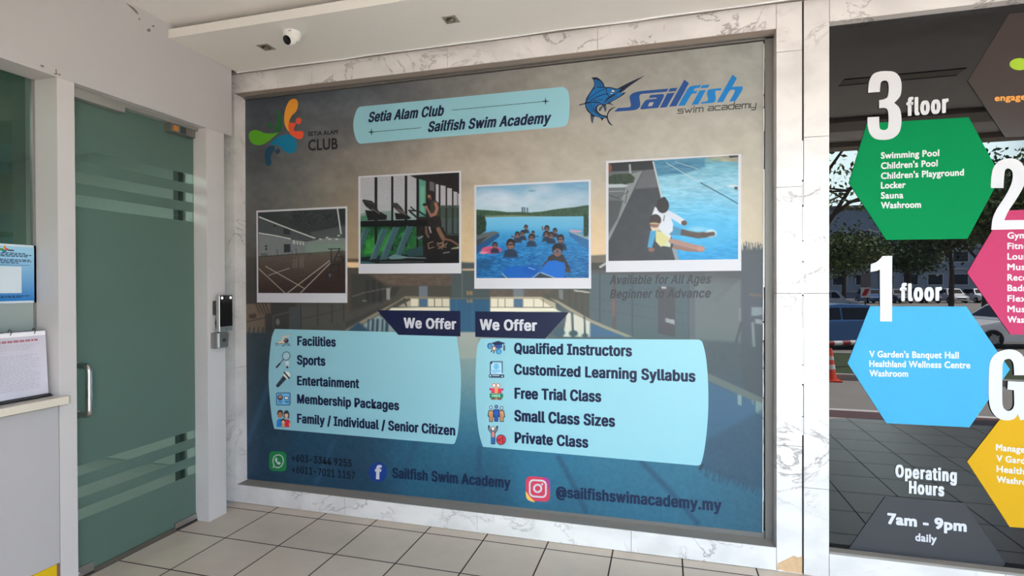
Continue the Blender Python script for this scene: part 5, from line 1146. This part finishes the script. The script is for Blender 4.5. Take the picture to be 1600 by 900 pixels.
def i_scroll(p):
    p.poly([(130, 480), (360, 478), (360, 745), (130, 745)], (170, 208, 224), 6); p.line([(150, 480), (355, 480), (358, 690)], 17, (38, 60, 90), 7); p.line([(134, 500), (134, 730)], 17, (38, 60, 90), 7); p.ell(152, 500, 22, 26, (38, 60, 90), 7)
    p.line([(135, 750), (365, 752)], 62, (38, 54, 82), 8); p.line([(175, 742), (300, 744)], 14, (196, 214, 224), 7); p.ell(136, 746, 14, 16, (206, 220, 228), 6); p.ell(355, 756, 14, 14, (206, 220, 228), 6)
    p.ell(245, 572, 50, 50, (74, 156, 204), 8); p.ell(245, 572, 34, 34, (136, 200, 228), 8); p.line([(245, 555), (245, 590)], 14, (40, 110, 170), 7)
    for y in (640, 662, 688): p.line([(175, y), (312 if y < 680 else 250, y + 4)], 11, (84, 158, 200), 7)
    for x in (205, 235, 265, 295, 322): p.line([(x, 498), (x, 512)], 8, (60, 90, 110), 6)
def i_gift(p):
    for x in (202, 282): p.ell(x, 143, 38, 36, (202, 110, 70), 7); p.ell(x, 145, 24, 24, (238, 232, 228), 7)
    p.poly([(122, 196), (372, 204), (370, 240), (345, 250), (345, 295), (150, 290), (148, 245), (122, 232)], (222, 58, 92), 7); p.line([(124, 205), (124, 228)], 14, (60, 50, 100), 7); p.line([(370, 210), (370, 236)], 14, (70, 40, 70), 7); p.line([(150, 280), (345, 285)], 8, (150, 40, 60), 6)
    p.poly([(215, 180), (275, 180), (275, 300), (215, 300)], (240, 152, 88), 7); p.poly([(122, 298), (372, 300), (372, 376), (345, 384), (145, 384), (122, 370)], (20, 122, 84), 7); p.poly([(145, 382), (348, 386), (345, 416), (148, 412)], (120, 66, 54), 7); p.ell(245, 396, 22, 12, (214, 160, 96), 6)
    W = (210, 236, 222)
    for q in ([(168, 362), (168, 322), (196, 322)], [(168, 342), (190, 342)], [(208, 362), (208, 322), (232, 326), (232, 338), (210, 342), (234, 362)], [(272, 322), (250, 322), (250, 360), (274, 360)], [(250, 341), (270, 341)], [(316, 322), (292, 322), (292, 360), (318, 360)], [(292, 341), (312, 341)]): p.line(q, 9, W, 6)
def i_people(p):
    for x, c, y0 in ((146, (200, 142, 92), 0), (346, (206, 150, 100), 8)):
        p.ell(x, 562 + y0, 32, 36, (60, 64, 72), 7); p.ell(x, 562 + y0, 19, 22, (206, 214, 214), 7)
        p.poly([(x - 46, 612), (x + 46, 612), (x + 66, 740), (x + 38, 752), (x + 38, 832), (x - 36, 828), (x - 36, 745), (x - 64, 720)], (58, 64, 74), 7); p.poly([(x - 34, 628), (x + 34, 628), (x + 44, 720), (x + 26, 750), (x + 26, 816), (x - 24, 814), (x - 24, 730), (x - 44, 708)], c, 7); p.line([(x, 690), (x, 800)], 9, (140, 84, 44), 6)
    p.ell(246, 545, 32, 34, (32, 66, 122), 7); p.ell(246, 545, 12, 14, (150, 180, 206), 7); p.poly([(195, 592), (300, 592), (318, 700), (312, 740), (286, 740), (284, 828), (206, 826), (206, 735), (184, 735), (180, 690)], (30, 54, 104), 7); p.poly([(210, 608), (286, 608), (296, 690), (272, 716), (270, 812), (222, 812), (222, 712), (196, 690)], (36, 88, 168), 7); p.line([(246, 720), (246, 806)], 7, (30, 60, 116), 6)
def i_winner(p):
    p.line([(106, 430), (110, 490), (150, 540)], 34, (44, 56, 74), 8); p.line([(262, 440), (254, 500), (218, 545)], 34, (44, 56, 74), 8); p.line([(112, 470), (120, 495), (152, 530)], 12, (180, 150, 150), 7); p.line([(256, 480), (248, 500), (222, 530)], 12, (180, 150, 150), 7)
    p.poly([(142, 535), (228, 535), (226, 770), (146, 770)], (44, 50, 70), 7); p.poly([(156, 540), (214, 540), (212, 640), (158, 640)], (206, 130, 126), 7); p.poly([(156, 635), (214, 635), (210, 756), (160, 756)], (44, 108, 176), 7); p.line([(186, 660), (186, 765)], 9, (24, 50, 90), 6)
    p.ell(184, 480, 46, 48, (48, 44, 52), 7); p.ell(184, 476, 32, 36, (226, 208, 194), 7)
    p.ell(334, 686, 92, 98, (50, 34, 48), 7); p.ell(334, 686, 78, 84, (206, 62, 76), 8); p.line([(345, 660), (368, 640), (368, 728)], 16, (120, 16, 36), 7); p.line([(340, 728), (386, 732)], 11, (120, 16, 36), 7)
    for q in ([(275, 680), (320, 676)], [(275, 700), (318, 696)], [(292, 664), (285, 716)], [(312, 664), (304, 714)]): p.line(q, 9, (120, 16, 36), 6)
def panel_colour(u):
    t = lin(np.array((150, 203, 215))) * light_at(np.array([u]))[0]
    return tuple(255 * np.where(t <= 0.0031308, 12.92 * t, 1.055 * t ** (1 / 2.4) - 0.055))
for px, k, x0, y0, fn in (((429, 522, 456, 543), 11.25, 425, 520, i_swim), ((429, 547.5, 456, 577.5), 11.25, 425, 520, i_racket), ((429, 578.5, 456, 607), 9, 425, 575, i_mic), ((429.5, 611, 456, 636), 9, 425, 575, i_card), ((429.5, 638, 456, 668.5), 9, 425, 575, i_family)):
    ICON_PARENT[0] = pan; ic(px, k, x0, y0, fn, panel_colour(443))
for px, k, x0, y0, fn in (((759, 531, 792, 556), 12, 755, 525, i_grad), ((761, 562, 790, 592), 12, 755, 525, i_scroll), ((762, 597, 789, 627), 12, 755, 590, i_gift), ((759, 631, 792, 661.5), 12, 755, 590, i_people), ((759, 662.5, 794, 698), 12, 755, 630, i_winner)):
    ICON_PARENT[0] = pan2; ic(px, k, x0, y0, fn, panel_colour(776))

# ------------------------------------------------------------------ directory sign on black-backed glass
DS = Sheet(GLASS_Y, 0.001)
dsign = thing('directory_sign', 'tall black glass floor directory with coloured hexagons and white numerals', 'sign', (4.6, GLASS_Y, 0.13))
MB().box(3.588, 5.60, GLASS_Y, GLASS_Y + 0.012, 0.128, 2.826).build('glass_panel', M_BLACKGLASS, dsign)
def hexm(n, c): return mat(n, c, 0.55, spec=0.06)
W_SIGN = mat('sign_white', (218, 217, 220), 0.4, spec=0.2)
def hexa(pts, m, n='hexagon'): return flat(n, pts, 1, m, dsign, DS, thick=0.003, bevel=0.0006)
def cap(o, l): o['label'] = l; return o
c1 = crop(1180, 200, 3.81); c3 = crop(1180, 430, 3.81); c4 = crop(1180, 664, 3.81)
cap(hexa([(1354, 193), (1513, 183.5), (1563, 276), (1511, 373.2), (1384.3, 375), (1326, 286)], hexm('hex_green', (6, 135, 77))), 'green hexagon')
cap(hexa([(1359, 478.5), (1509.5, 478.8), (1577.5, 577), (1514, 667.5), (1384.5, 661), (1324, 567.5)], hexm('hex_blue', (77, 170, 212))), 'sky blue hexagon')
cap(hexa([(1568, 329), (1790, 322), (1850, 430), (1788, 526), (1578, 522.5), (1510.5, 426.5)], hexm('hex_pink', (191, 66, 106))), 'pink hexagon')
cap(hexa([(1572, 642), (1790, 655), (1852, 740), (1790, 838), (1577, 823), (1510.5, 721)], hexm('hex_yellow', (216, 166, 36))), 'yellow hexagon')
cap(hexa([(1576, 22), (1780, 4), (1850, 110), (1785, 207), (1570, 215), (1511.5, 127)], mat('hex_brown', (62, 52, 50), 0.25, spec=0.4)), 'dark brown hexagon')
cap(hexa([(1383, 775), (1506.5, 786), (1570, 880), (1566, 885.5), (1326, 857)], mat('hex_charcoal', (58, 58, 62), 0.3, spec=0.4), 'hours_plate'), 'charcoal plate')
# numerals
n3 = crop(1340, 100, 6.925)
flat('numeral', spline(n3([(110, 316, 1), (112, 260), (125, 180), (165, 115), (230, 88), (310, 82), (390, 92), (445, 140), (468, 210), (468, 290), (450, 360), (390, 424, 1), (445, 480), (466, 560), (466, 660), (440, 750), (370, 808), (270, 824), (180, 808), (125, 750), (103, 660), (103, 580, 1), (228, 575, 1), (229, 660), (238, 705), (280, 720), (318, 700), (328, 640), (328, 560), (318, 500), (285, 480), (228, 484, 1), (228, 396, 1), (285, 385), (318, 360), (330, 300), (330, 240), (318, 195), (285, 183), (250, 200), (240, 240), (235, 306, 1)])), 5, W_SIGN, dsign, DS, thick=0.002)
n1 = crop(1350, 390, 7.5)
flat('numeral', spline(n1([(70, 262, 1), (75, 172, 1), (150, 140), (212, 76, 1), (324, 74, 1), (322, 842, 1), (182, 840, 1), (180, 234, 1), (140, 250)])), 5, W_SIGN, dsign, DS, thick=0.002)
n2 = crop(1540, 240, 6.923)
flat('numeral', spline(n2([(48, 375, 1), (52, 270), (75, 160), (130, 90), (220, 58), (310, 62), (385, 110), (420, 200), (420, 290), (390, 380), (320, 500), (240, 620), (192, 722, 1), (445, 720, 1), (445, 818, 1), (52, 826, 1), (70, 700), (120, 590), (200, 470), (262, 350), (284, 260), (278, 195), (240, 164), (205, 178), (192, 240), (184, 375, 1)])), 5, W_SIGN, dsign, DS, thick=0.002)
ng = crop(1535, 540, 6.923)
flat('numeral', spline(ng([(335, 318, 1), (328, 200), (300, 150), (260, 142), (222, 165), (208, 230), (206, 600), (220, 670), (262, 702), (310, 690), (334, 640), (332, 480, 1), (262, 470, 1), (266, 382, 1), (468, 390, 1), (470, 800, 1), (395, 802, 1), (376, 736, 1), (330, 790), (250, 805), (160, 780), (90, 700), (62, 580), (62, 280), (80, 160), (150, 75), (250, 42), (350, 50), (430, 110), (468, 210), (470, 318, 1)])), 5, W_SIGN, dsign, DS, thick=0.002)
def sl(s, A, B, h, bold=(0.038, 0.035), font='bf', k=4, m=W_SIGN, space=1.06): return lettering('lettering', s, A, B, h, m, dsign, DS, k=k, bold=bold, font=font, space=space)
sl('floor', (1415.5, 182), (1481.5, 176.5), 28.5, (0.06, 0.04), 'sans', space=1.22); sl('floor', (1405.4, 470.5), (1471, 470), 27.5, (0.06, 0.04), 'sans', space=1.22)
for s, A, B in (('Swimming Pool', (1376, 248.5), (1467, 244.2)), ("Children's Pool", (1376, 264.5), (1464.5, 260.2)), ("Children's Playground", (1376, 280.2), (1505.5, 274.5)), ('Locker', (1376, 295), (1414.5, 293.8)), ('Sauna', (1376, 310.8), (1411, 310)), ('Washroom', (1376, 326), (1438.5, 324.8))):
    sl(s, A, B, 10.2)
for s, A, B in (("V Garden's Banquet Hall", (1357.8, 558), (1497.5, 560.2)), ('Healthland Wellness Centre', (1357.8, 573), (1515.5, 575.6)), ('Washroom', (1358, 588), (1418.5, 588.8))):
    sl(s, A, B, 10.2)
for i, (s, w) in enumerate((('Gym', 30), ('Fitness', 46), ('Lounge', 48), ('Music', 40), ('Reception', 66), ('Badminton', 72), ('Flexi', 34), ('Music', 40), ('Washroom', 66))):
    v = 373.2 + i * 16.35; sl(s, (1573.2, v), (1573.2 + w, v + (v - 445) * w * 0.00032), 10.2)
for s, A, w in (('Management', (1555.4, 703.5), 78), ('V Garden', (1556, 720.6), 60), ('Healthland', (1556.3, 737), 72), ('Washroom', (1556.6, 753.2), 66)):
    sl(s, A, (A[0] + w, A[1] + (A[1] - 445) * w * 0.00033), 10.2)
sl('Operating', (1398.4, 745), (1494.4, 753.2), 19.8, (0.06, 0.04), 'sans', space=1.18); sl('Hours', (1419.5, 770.5), (1474.8, 775.4), 20, (0.06, 0.04), 'sans', space=1.18)
sl('7am - 9pm', (1386, 818.2), (1509.8, 830.8), 17.5, (0.06, 0.055)); sl('daily', (1429.5, 844.6), (1463, 848), 12.5, (0.04, 0.04))
sl('engage', (1553.5, 158.6), (1602, 156.4), 10, (0.045, 0.04), m=mat('sign_orange', (246, 160, 60), 0.4))
flat('logo_blob', circ(1592, 101, 15.5, 9.4, 30), 4, mat('sign_lime', (164, 200, 40), 0.4), dsign, DS, thick=0.002)

# ------------------------------------------------------------------ the street in front of the porch (seen in the black glass)
ZR = -0.6
structure('floor', MB().box(-0.2, 8.2, -4.02, -3.62, ZR, -0.001), mat('kerb_red_tile', (96, 52, 50), 0.5, var=0.15, vscale=12))
structure('trim_16', MB().box(-0.2, 8.2, -4.55, -4.22, ZR, -0.30), mat('step_grey', (150, 146, 140), 0.8, var=0.1), bevel=0.01)
structure('trim_13', MB().box(-0.2, 8.2, -4.22, -4.02, ZR, -0.02), mat('kerb_white', (226, 224, 218), 0.6, var=0.06, vscale=8), bevel=0.01)
structure('floor', MB().box(-70, 90, -110, 14, ZR - 0.2, ZR), mat('asphalt', (148, 143, 135), 0.85, var=0.15, vscale=1.5))  # asphalt street ground outside the porch, not an indoor floor
gq = MB().box(-40, 60, -14.2, -10.2, ZR, ZR + 0.12)
structure('verge', gq, mat('verge_grass', (64, 78, 44), 0.9, var=0.35, vscale=3, bump=0.6, bscale=30))
structure('trim_13', MB().box(-40, 60, -10.2, -10.05, ZR, ZR + 0.13).box(-40, 60, -14.35, -14.2, ZR, ZR + 0.13), mat('kerb_concrete', (170, 166, 158), 0.8, var=0.1), bevel=0.01)
MK = MB()
for i in range(-6, 14): MK.box(i * 2.6, i * 2.6 + 0.1, -56, -51, ZR, ZR + 0.004)
tag(MK.build('bay_lines', mat('road_paint', (220, 218, 210), 0.7), None), kind='structure')

def car(name, label, pos, yaw, body, kind='sedan', group=None):
    c = bpy.data.objects.new(name, None); COL.objects.link(c); tag(c, label, 'car', group)
    L = 4.3 if kind == 'sedan' else 3.8; H = 1.45 if kind == 'sedan' else 1.55; Wd = 0.86; h = L / 2
    def loft(secs):                                       # stations (x, z0, z1, w0, w1)
        b = MB(); vs = []
        for x, z0, z1, w0, w1 in secs: vs += [(x, -w0, z0), (x, w0, z0), (x, w1, z1), (x, -w1, z1)]
        fs = [(0, 1, 2, 3), tuple(len(vs) - 4 + i for i in (3, 2, 1, 0))]
        for i in range(len(secs) - 1):
            for j in range(4): fs.append((i * 4 + j, i * 4 + 4 + j, i * 4 + 4 + (j + 1) % 4, i * 4 + (j + 1) % 4))
        return b.add(vs, fs)
    hood = 0.92; boot = 0.98 if kind == 'sedan' else 1.0
    loft([(-h, .42, .72, Wd * .86, Wd * .84), (-h + .12, .24, boot - .06, Wd * .95, Wd * .9), (-h + .6, .2, boot, Wd, Wd * .93), (0, .2, .96, Wd, Wd * .95), (h - 1.15, .2, hood, Wd, Wd * .93), (h - .25, .22, .74, Wd * .95, Wd * .85), (h, .4, .62, Wd * .8, Wd * .76)]).build('body', body, c, bevel=0.05)
    if kind == 'sedan': rs = [(-h + .55, boot - .02), (-h + 1.15, H - .03), (-.1, H), (.45, H - .05), (h - 1.05, hood - .01)]
    else: rs = [(-h + .12, boot - .05), (-h + .5, H - .04), (-.2, H), (.4, H - .05), (h - 1.0, hood - .01)]
    def cab(k, dz=0.0):
        return loft([(x, .88, max(z + dz, .9), Wd * .92 * k, (Wd * .92 - (z - .9) * .28) * k) for x, z in rs])
    cab(1.0).build('cabin', body, c, bevel=0.03)
    gl = mat('car_glass', (14, 18, 22), 0.05)
    x0, x1 = (-h + .75, h - 1.25) if kind == 'sedan' else (-h + .35, h - 1.15)
    for s_ in (-1, 1):
        w = MB(); zb, zt = .97, H - .12; yb = (Wd * .92 - (zb - .9) * .28 + .012); yt = (Wd * .92 - (zt - .9) * .28 + .012)
        for a, b_, tb, tt in ((x0 + .1, -.12, .28, 0), (-.05, x1 - .1, 0, .42)):
            w.prism([(a, s_ * yb, zb), (b_, s_ * yb, zb), (b_ - tt, s_ * yt, zt), (a + tb, s_ * yt, zt)], (0, -s_ * .02, 0))
        w.build('side_window', gl, c)
        MB().obox((h - 1.35, s_ * (Wd + .06), 1.0), (.06, 0, 0), (0, .09, 0), (0, 0, .06)).build('mirror', body, c, bevel=0.02)
    for (xa, za), (xb, zb_), nm in (((rs[0][0], rs[0][1]), (rs[1][0], rs[1][1]), 'rear_window'), ((rs[4][0], rs[4][1]), (rs[3][0], rs[3][1]), 'windscreen')):
        sg = -1 if nm == 'rear_window' else 1
        p0 = np.array([xa, 0, za]) * .82 + np.array([xb, 0, zb_]) * .18; p1 = np.array([xa, 0, za]) * .14 + np.array([xb, 0, zb_]) * .86
        n_ = np.array([(zb_ - za), 0, -(xb - xa)]); n_ = n_ / np.linalg.norm(n_); n_ = n_ * (1 if n_[0] * sg > 0 else -1) * .012
        MB().prism([p0 + n_ + (0, -.66, 0), p0 + n_ + (0, .66, 0), p1 + n_ + (0, .55, 0), p1 + n_ + (0, -.55, 0)], -n_ * 1.6).build(nm, gl, c)
    for sx in (-h + .75, h - .78):
        for s_ in (-1, 1):
            t = MB().lathe([(.17, -.09), (.29, -.1), (.31, -.05), (.31, .05), (.29, .1), (.17, .09)], (sx, s_ * (Wd - .09), .31), (0, s_, 0), 26).build('tyre', mat('tyre_rubber', (22, 22, 23), 0.8), c, smooth=True)
            rim = MB().lathe([(.05, .10), (.2, .085), (.205, .07), (.2, .04), (0, .04)], (sx, s_ * (Wd - .09), .31), (0, s_, 0), 26)
            for q in range(5):
                a = q * 2 * math.pi / 5; rim.obox((sx + .11 * math.cos(a), s_ * (Wd + .005), .31 + .11 * math.sin(a)), (.08 * math.cos(a), 0, .08 * math.sin(a)), (0, .008, 0), (-.02 * math.sin(a), 0, .02 * math.cos(a)))
            rim.build('wheel_rim', mat('rim_alloy', (160, 162, 166), 0.35, metal=0.7), t, smooth=True)
    for s_ in (-1, 1):
        MB().obox((-h + .06, s_ * .62, .78), (.05, 0, 0), (0, .16, 0), (0, 0, .09)).build('tail_light', mat('tail_red', (170, 24, 24), 0.2), c, bevel=0.02)
        MB().obox((h - .12, s_ * .58, .62), (.09, 0, 0), (0, .17, 0), (0, 0, .07)).build('head_light', mat('head_lens', (220, 226, 230), 0.1), c, bevel=0.02)
    MB().obox((h - .01, 0, .5), (.02, 0, 0), (0, .42, 0), (0, 0, .06)).build('grille', M_DARK, c, bevel=0.01)
    MB().obox((-h + .02, 0, .40), (.05, 0, 0), (0, .74, 0), (0, 0, .09)).build('rear_bumper', mat('bumper_grey', (70, 72, 76), 0.5), c, bevel=0.02)
    c.location = pos; c.rotation_euler = (0, 0, yaw); return c

def at(u, v, d, z=ZR):
    p = mirrored(u, v, d); return (float(p[0]), float(p[1]), z)
SIL = mat('car_silver', (176, 182, 190), 0.28, metal=0.4); BLU = mat('car_blue', (72, 112, 164), 0.22, metal=0.2); WHT = mat('car_white', (232, 232, 232), 0.25); GRY = mat('car_grey', (96, 102, 112), 0.28, metal=0.3); NVY = mat('car_navy', (44, 62, 104), 0.25)
car('parked_car', 'silver hatchback standing across the road beyond the grass verge', at(1300, 480, 43), 0.25, SIL, 'hatch')
car('parked_car', 'blue saloon car just behind the grass verge', at(1291, 530, 17.9), 2.9, BLU)
car('parked_car', 'white saloon car behind the grass verge, right of the blue one', at(1590, 520, 17.9), 2.95, WHT)
for i, (u, m_, l_) in enumerate(((1360, BLU, 'pale blue hatchback first in the far parking row'), (1402, GRY, 'grey hatchback second in the far parking row'), (1444, NVY, 'navy hatchback third in the far parking row'), (1486, WHT, 'white hatchback fourth in the far parking row'), (1528, SIL, 'silver hatchback fifth in the far parking row'))):
    car('parked_car', l_, at(u, 468, 58), 1.5, m_, 'hatch', 'cars in the far parking row')

# traffic cone, barrier arm, parking notice
cp = at(1297, 600, 11.7)
cone = thing('traffic_cone', 'orange traffic cone with white bands standing at the road edge', 'traffic cone', cp)
OR = mat('cone_orange', (232, 74, 36), 0.5)
MB().box(cp[0] - .19, cp[0] + .19, cp[1] - .19, cp[1] + .19, ZR, ZR + .035).build('base', OR, cone, bevel=0.01)
MB().lathe([(.135, .035), (.125, .06), (.04, .69), (.03, .70), (0.0, .70)], (cp[0], cp[1], ZR), (0, 0, 1), 28).build('body', OR, cone, smooth=True)
for a, b_ in ((.26, .36), (.46, .54)):
    f_ = lambda z: .125 + (.04 - .125) * (z - .06) / .63 + .003
    MB().lathe([(f_(a), a), (f_(b_), b_)], (cp[0], cp[1], ZR), (0, 0, 1), 28).build('band', mat('cone_white', (236, 236, 232), 0.4), cone, smooth=True)
b0 = at(1250, 545, 12.5); b1 = at(1352, 545, 12.9); zb = 0.10
bar = thing('barrier_arm', 'white and red striped barrier arm on two short posts', 'barrier', (b0[0], b0[1], ZR))
d_ = np.array(b1[:2]) - np.array(b0[:2])
for i in range(8):
    q0, q1 = np.array(b0[:2]) + d_ * i / 8, np.array(b0[:2]) + d_ * (i + 1) / 8
    MB().tube([(q0[0], q0[1], zb), (q1[0], q1[1], zb)], 0.055, 14).build('arm_section', mat('barrier_white', (232, 230, 226), 0.4) if i % 2 == 0 else mat('barrier_red', (150, 40, 36), 0.4), bar)
for q in (b0, b1): MB().box(q[0] - .05, q[0] + .05, q[1] - .05, q[1] + .05, ZR, zb + .02).build('post', mat('barrier_post', (60, 60, 62), 0.5), bar, bevel=0.006)
sp = at(1352, 480, 30)
sgn = thing('parking_notice', 'small red and white notice board on a post by the far parking row', 'sign', sp)
MB().tube([(sp[0], sp[1], ZR), (sp[0], sp[1], 2.05)], 0.05, 10).build('post', mat('notice_post', (90, 88, 86), 0.5), sgn)
MB().box(sp[0] - .24, sp[0] + .24, sp[1] + .04, sp[1] + .07, 1.30, 2.05).build('upper_board', mat('notice_grey', (120, 112, 112), 0.5), sgn, bevel=0.004)
MB().box(sp[0] - .24, sp[0] + .24, sp[1] + .04, sp[1] + .07, 0.72, 1.28).build('lower_board', mat('notice_pale', (224, 220, 216), 0.5), sgn, bevel=0.004)
MB().prism([(sp[0] - .2, sp[1] + .071, .82), (sp[0] + .02, sp[1] + .071, .82), (sp[0] + .2, sp[1] + .071, 1.2), (sp[0] - .04, sp[1] + .071, 1.2)], (0, .004, 0)).build('red_mark', mat('notice_red', (184, 40, 44), 0.5), sgn)

def leaf_mat(name, a, b_):
    m, n, l, bs = nodes_of(name)
    g_ = n.new('ShaderNodeNewGeometry'); mx = n.new('ShaderNodeMix'); mx.data_type = 'RGBA'
    mx.inputs[6].default_value = tuple(lin(a)) + (1,); mx.inputs[7].default_value = tuple(lin(b_)) + (1,)
    l.new(g_.outputs['Random Per Island'], mx.inputs[0]); l.new(mx.outputs[2], bs.inputs['Base Color']); bs.inputs['Roughness'].default_value = 0.6
    return m
LEAF = leaf_mat('leaf_green', (58, 82, 36), (112, 128, 62)); LEAF2 = leaf_mat('leaf_dark', (40, 62, 34), (84, 104, 52)); BARK = mat('bark', (84, 70, 58), 0.9, var=0.2)
def tree(label, pos, h, cr, n, seed, leafm, squash=0.7, name='street_tree', branches=9, size=0.22):
    r = random.Random(seed); rs = np.random.RandomState(seed)
    t = thing(name, label, 'tree', pos, 'trees across the road')
    b = MB(); P = Vector(pos); tips = []
    top = P + Vector((r.uniform(-.4, .4), r.uniform(-.4, .4), h * .62))
    b.tube([P, P + Vector((.05, .02, h * .3)), top], [.2, .15, .09], 10)
    for i in range(branches):
        a = 2 * math.pi * i / branches + r.uniform(-.3, .3); s0 = P.lerp(top, r.uniform(.5, 1.0))
        e = P + Vector((math.cos(a) * cr * r.uniform(.6, .95), math.sin(a) * cr * r.uniform(.6, .95), h * r.uniform(.62, .98)))
        mid = s0.lerp(e, .5) + Vector((0, 0, r.uniform(.1, .5)))
        b.tube([s0, mid, e], [.07, .045, .015], 7); tips += [mid, s0.lerp(e, .75) + Vector((0, 0, .15)), e]
        for q in range(2):
            e2 = mid + Vector((r.uniform(-1, 1), r.uniform(-1, 1), r.uniform(-.1, .7))) * cr * .4; b.tube([mid, e2], [.03, .01], 6); tips.append(e2)
    b.build('trunk', BARK, t)
    T = np.array([tuple(q) for q in tips]); c = T[rs.randint(0, len(T), n)] + rs.normal(0, 1, (n, 3)) * np.array([cr * .2, cr * .2, cr * .2 * squash])
    u = rs.normal(0, 1, (n, 3)); u /= np.linalg.norm(u, axis=1, keepdims=True); v = np.cross(u, rs.normal(0, 1, (n, 3))); v /= np.linalg.norm(v, axis=1, keepdims=True)
    s = rs.uniform(.6, 1.2, (n, 1)) * size; V = np.stack([c - u * s, c + v * s * .45, c + u * s, c - v * s * .45], 1).reshape(-1, 3) - np.array(pos)
    me = bpy.data.meshes.new('foliage'); me.from_pydata(V.tolist(), [], np.arange(4 * n).reshape(n, 4).tolist())
    link_mesh('foliage', me, leafm, t); return t
tree('open airy tree with thin branches against the sky, nearest the porch', at(1240, 450, 15), 6.9, 3.4, 1100, 11, LEAF, branches=8, size=0.085)
tree('broad green tree behind the silver hatchback', at(1318, 450, 52), 7.2, 3.9, 5200, 12, LEAF, size=0.22)
tree('spreading tree right of the parking notice', at(1486, 450, 42), 9.5, 4.2, 7000, 13, LEAF2, size=0.22)
tree('dense dark tree behind the white saloon car', at(1640, 450, 31), 9.5, 4.0, 7000, 14, LEAF2, size=0.2)
tree('tall tree nearest the white saloon car', at(1540, 450, 25), 8.0, 2.9, 6500, 15, LEAF, size=0.15)
tree('round tree in front of the right end of the apartment block', at(1420, 450, 66), 7.8, 4.2, 6000, 16, LEAF2, size=0.24)
tree('small tree in front of the left end of the apartment block', at(1250, 450, 62), 6.8, 4.2, 4600, 17, LEAF, size=0.26)

bp = at(1365, 450, 76)
bd = thing('apartment_building', 'blue-grey apartment block with rows of windows behind the trees', 'building', bp)
bx0, bx1, by, bz = bp[0] - 18, bp[0] + 16, bp[1], 12.0
MB().box(bx0, bx1, by - 10, by, ZR, bz).build('wall', mat('block_wall', (150, 166, 186), 0.8, var=0.05), bd)
MB().box(bx0 - .4, bx1 + .4, by - 10.4, by + .4, bz, bz + .5).build('roof', mat('block_roof', (120, 116, 112), 0.8), bd, bevel=0.03)
for fl in range(3):
    z = 1.2 + fl * 3.1
    MB().box(bx0, bx1, by, by + .35, z - .95, z - .75).build('ledge', mat('block_ledge', (188, 196, 204), 0.8), bd)
    for i in range(11):
        x = bx0 + 1.2 + i * 2.9
        f = MB().box(x, x + 1.9, by, by + .08, z, z + 1.6).build('window', mat('block_frame', (200, 206, 212), 0.6), bd)
        MB().box(x + .12, x + 1.78, by + .08, by + .1, z + .12, z + 1.48).build('pane', mat('block_glass', (40, 54, 72), 0.1), f)
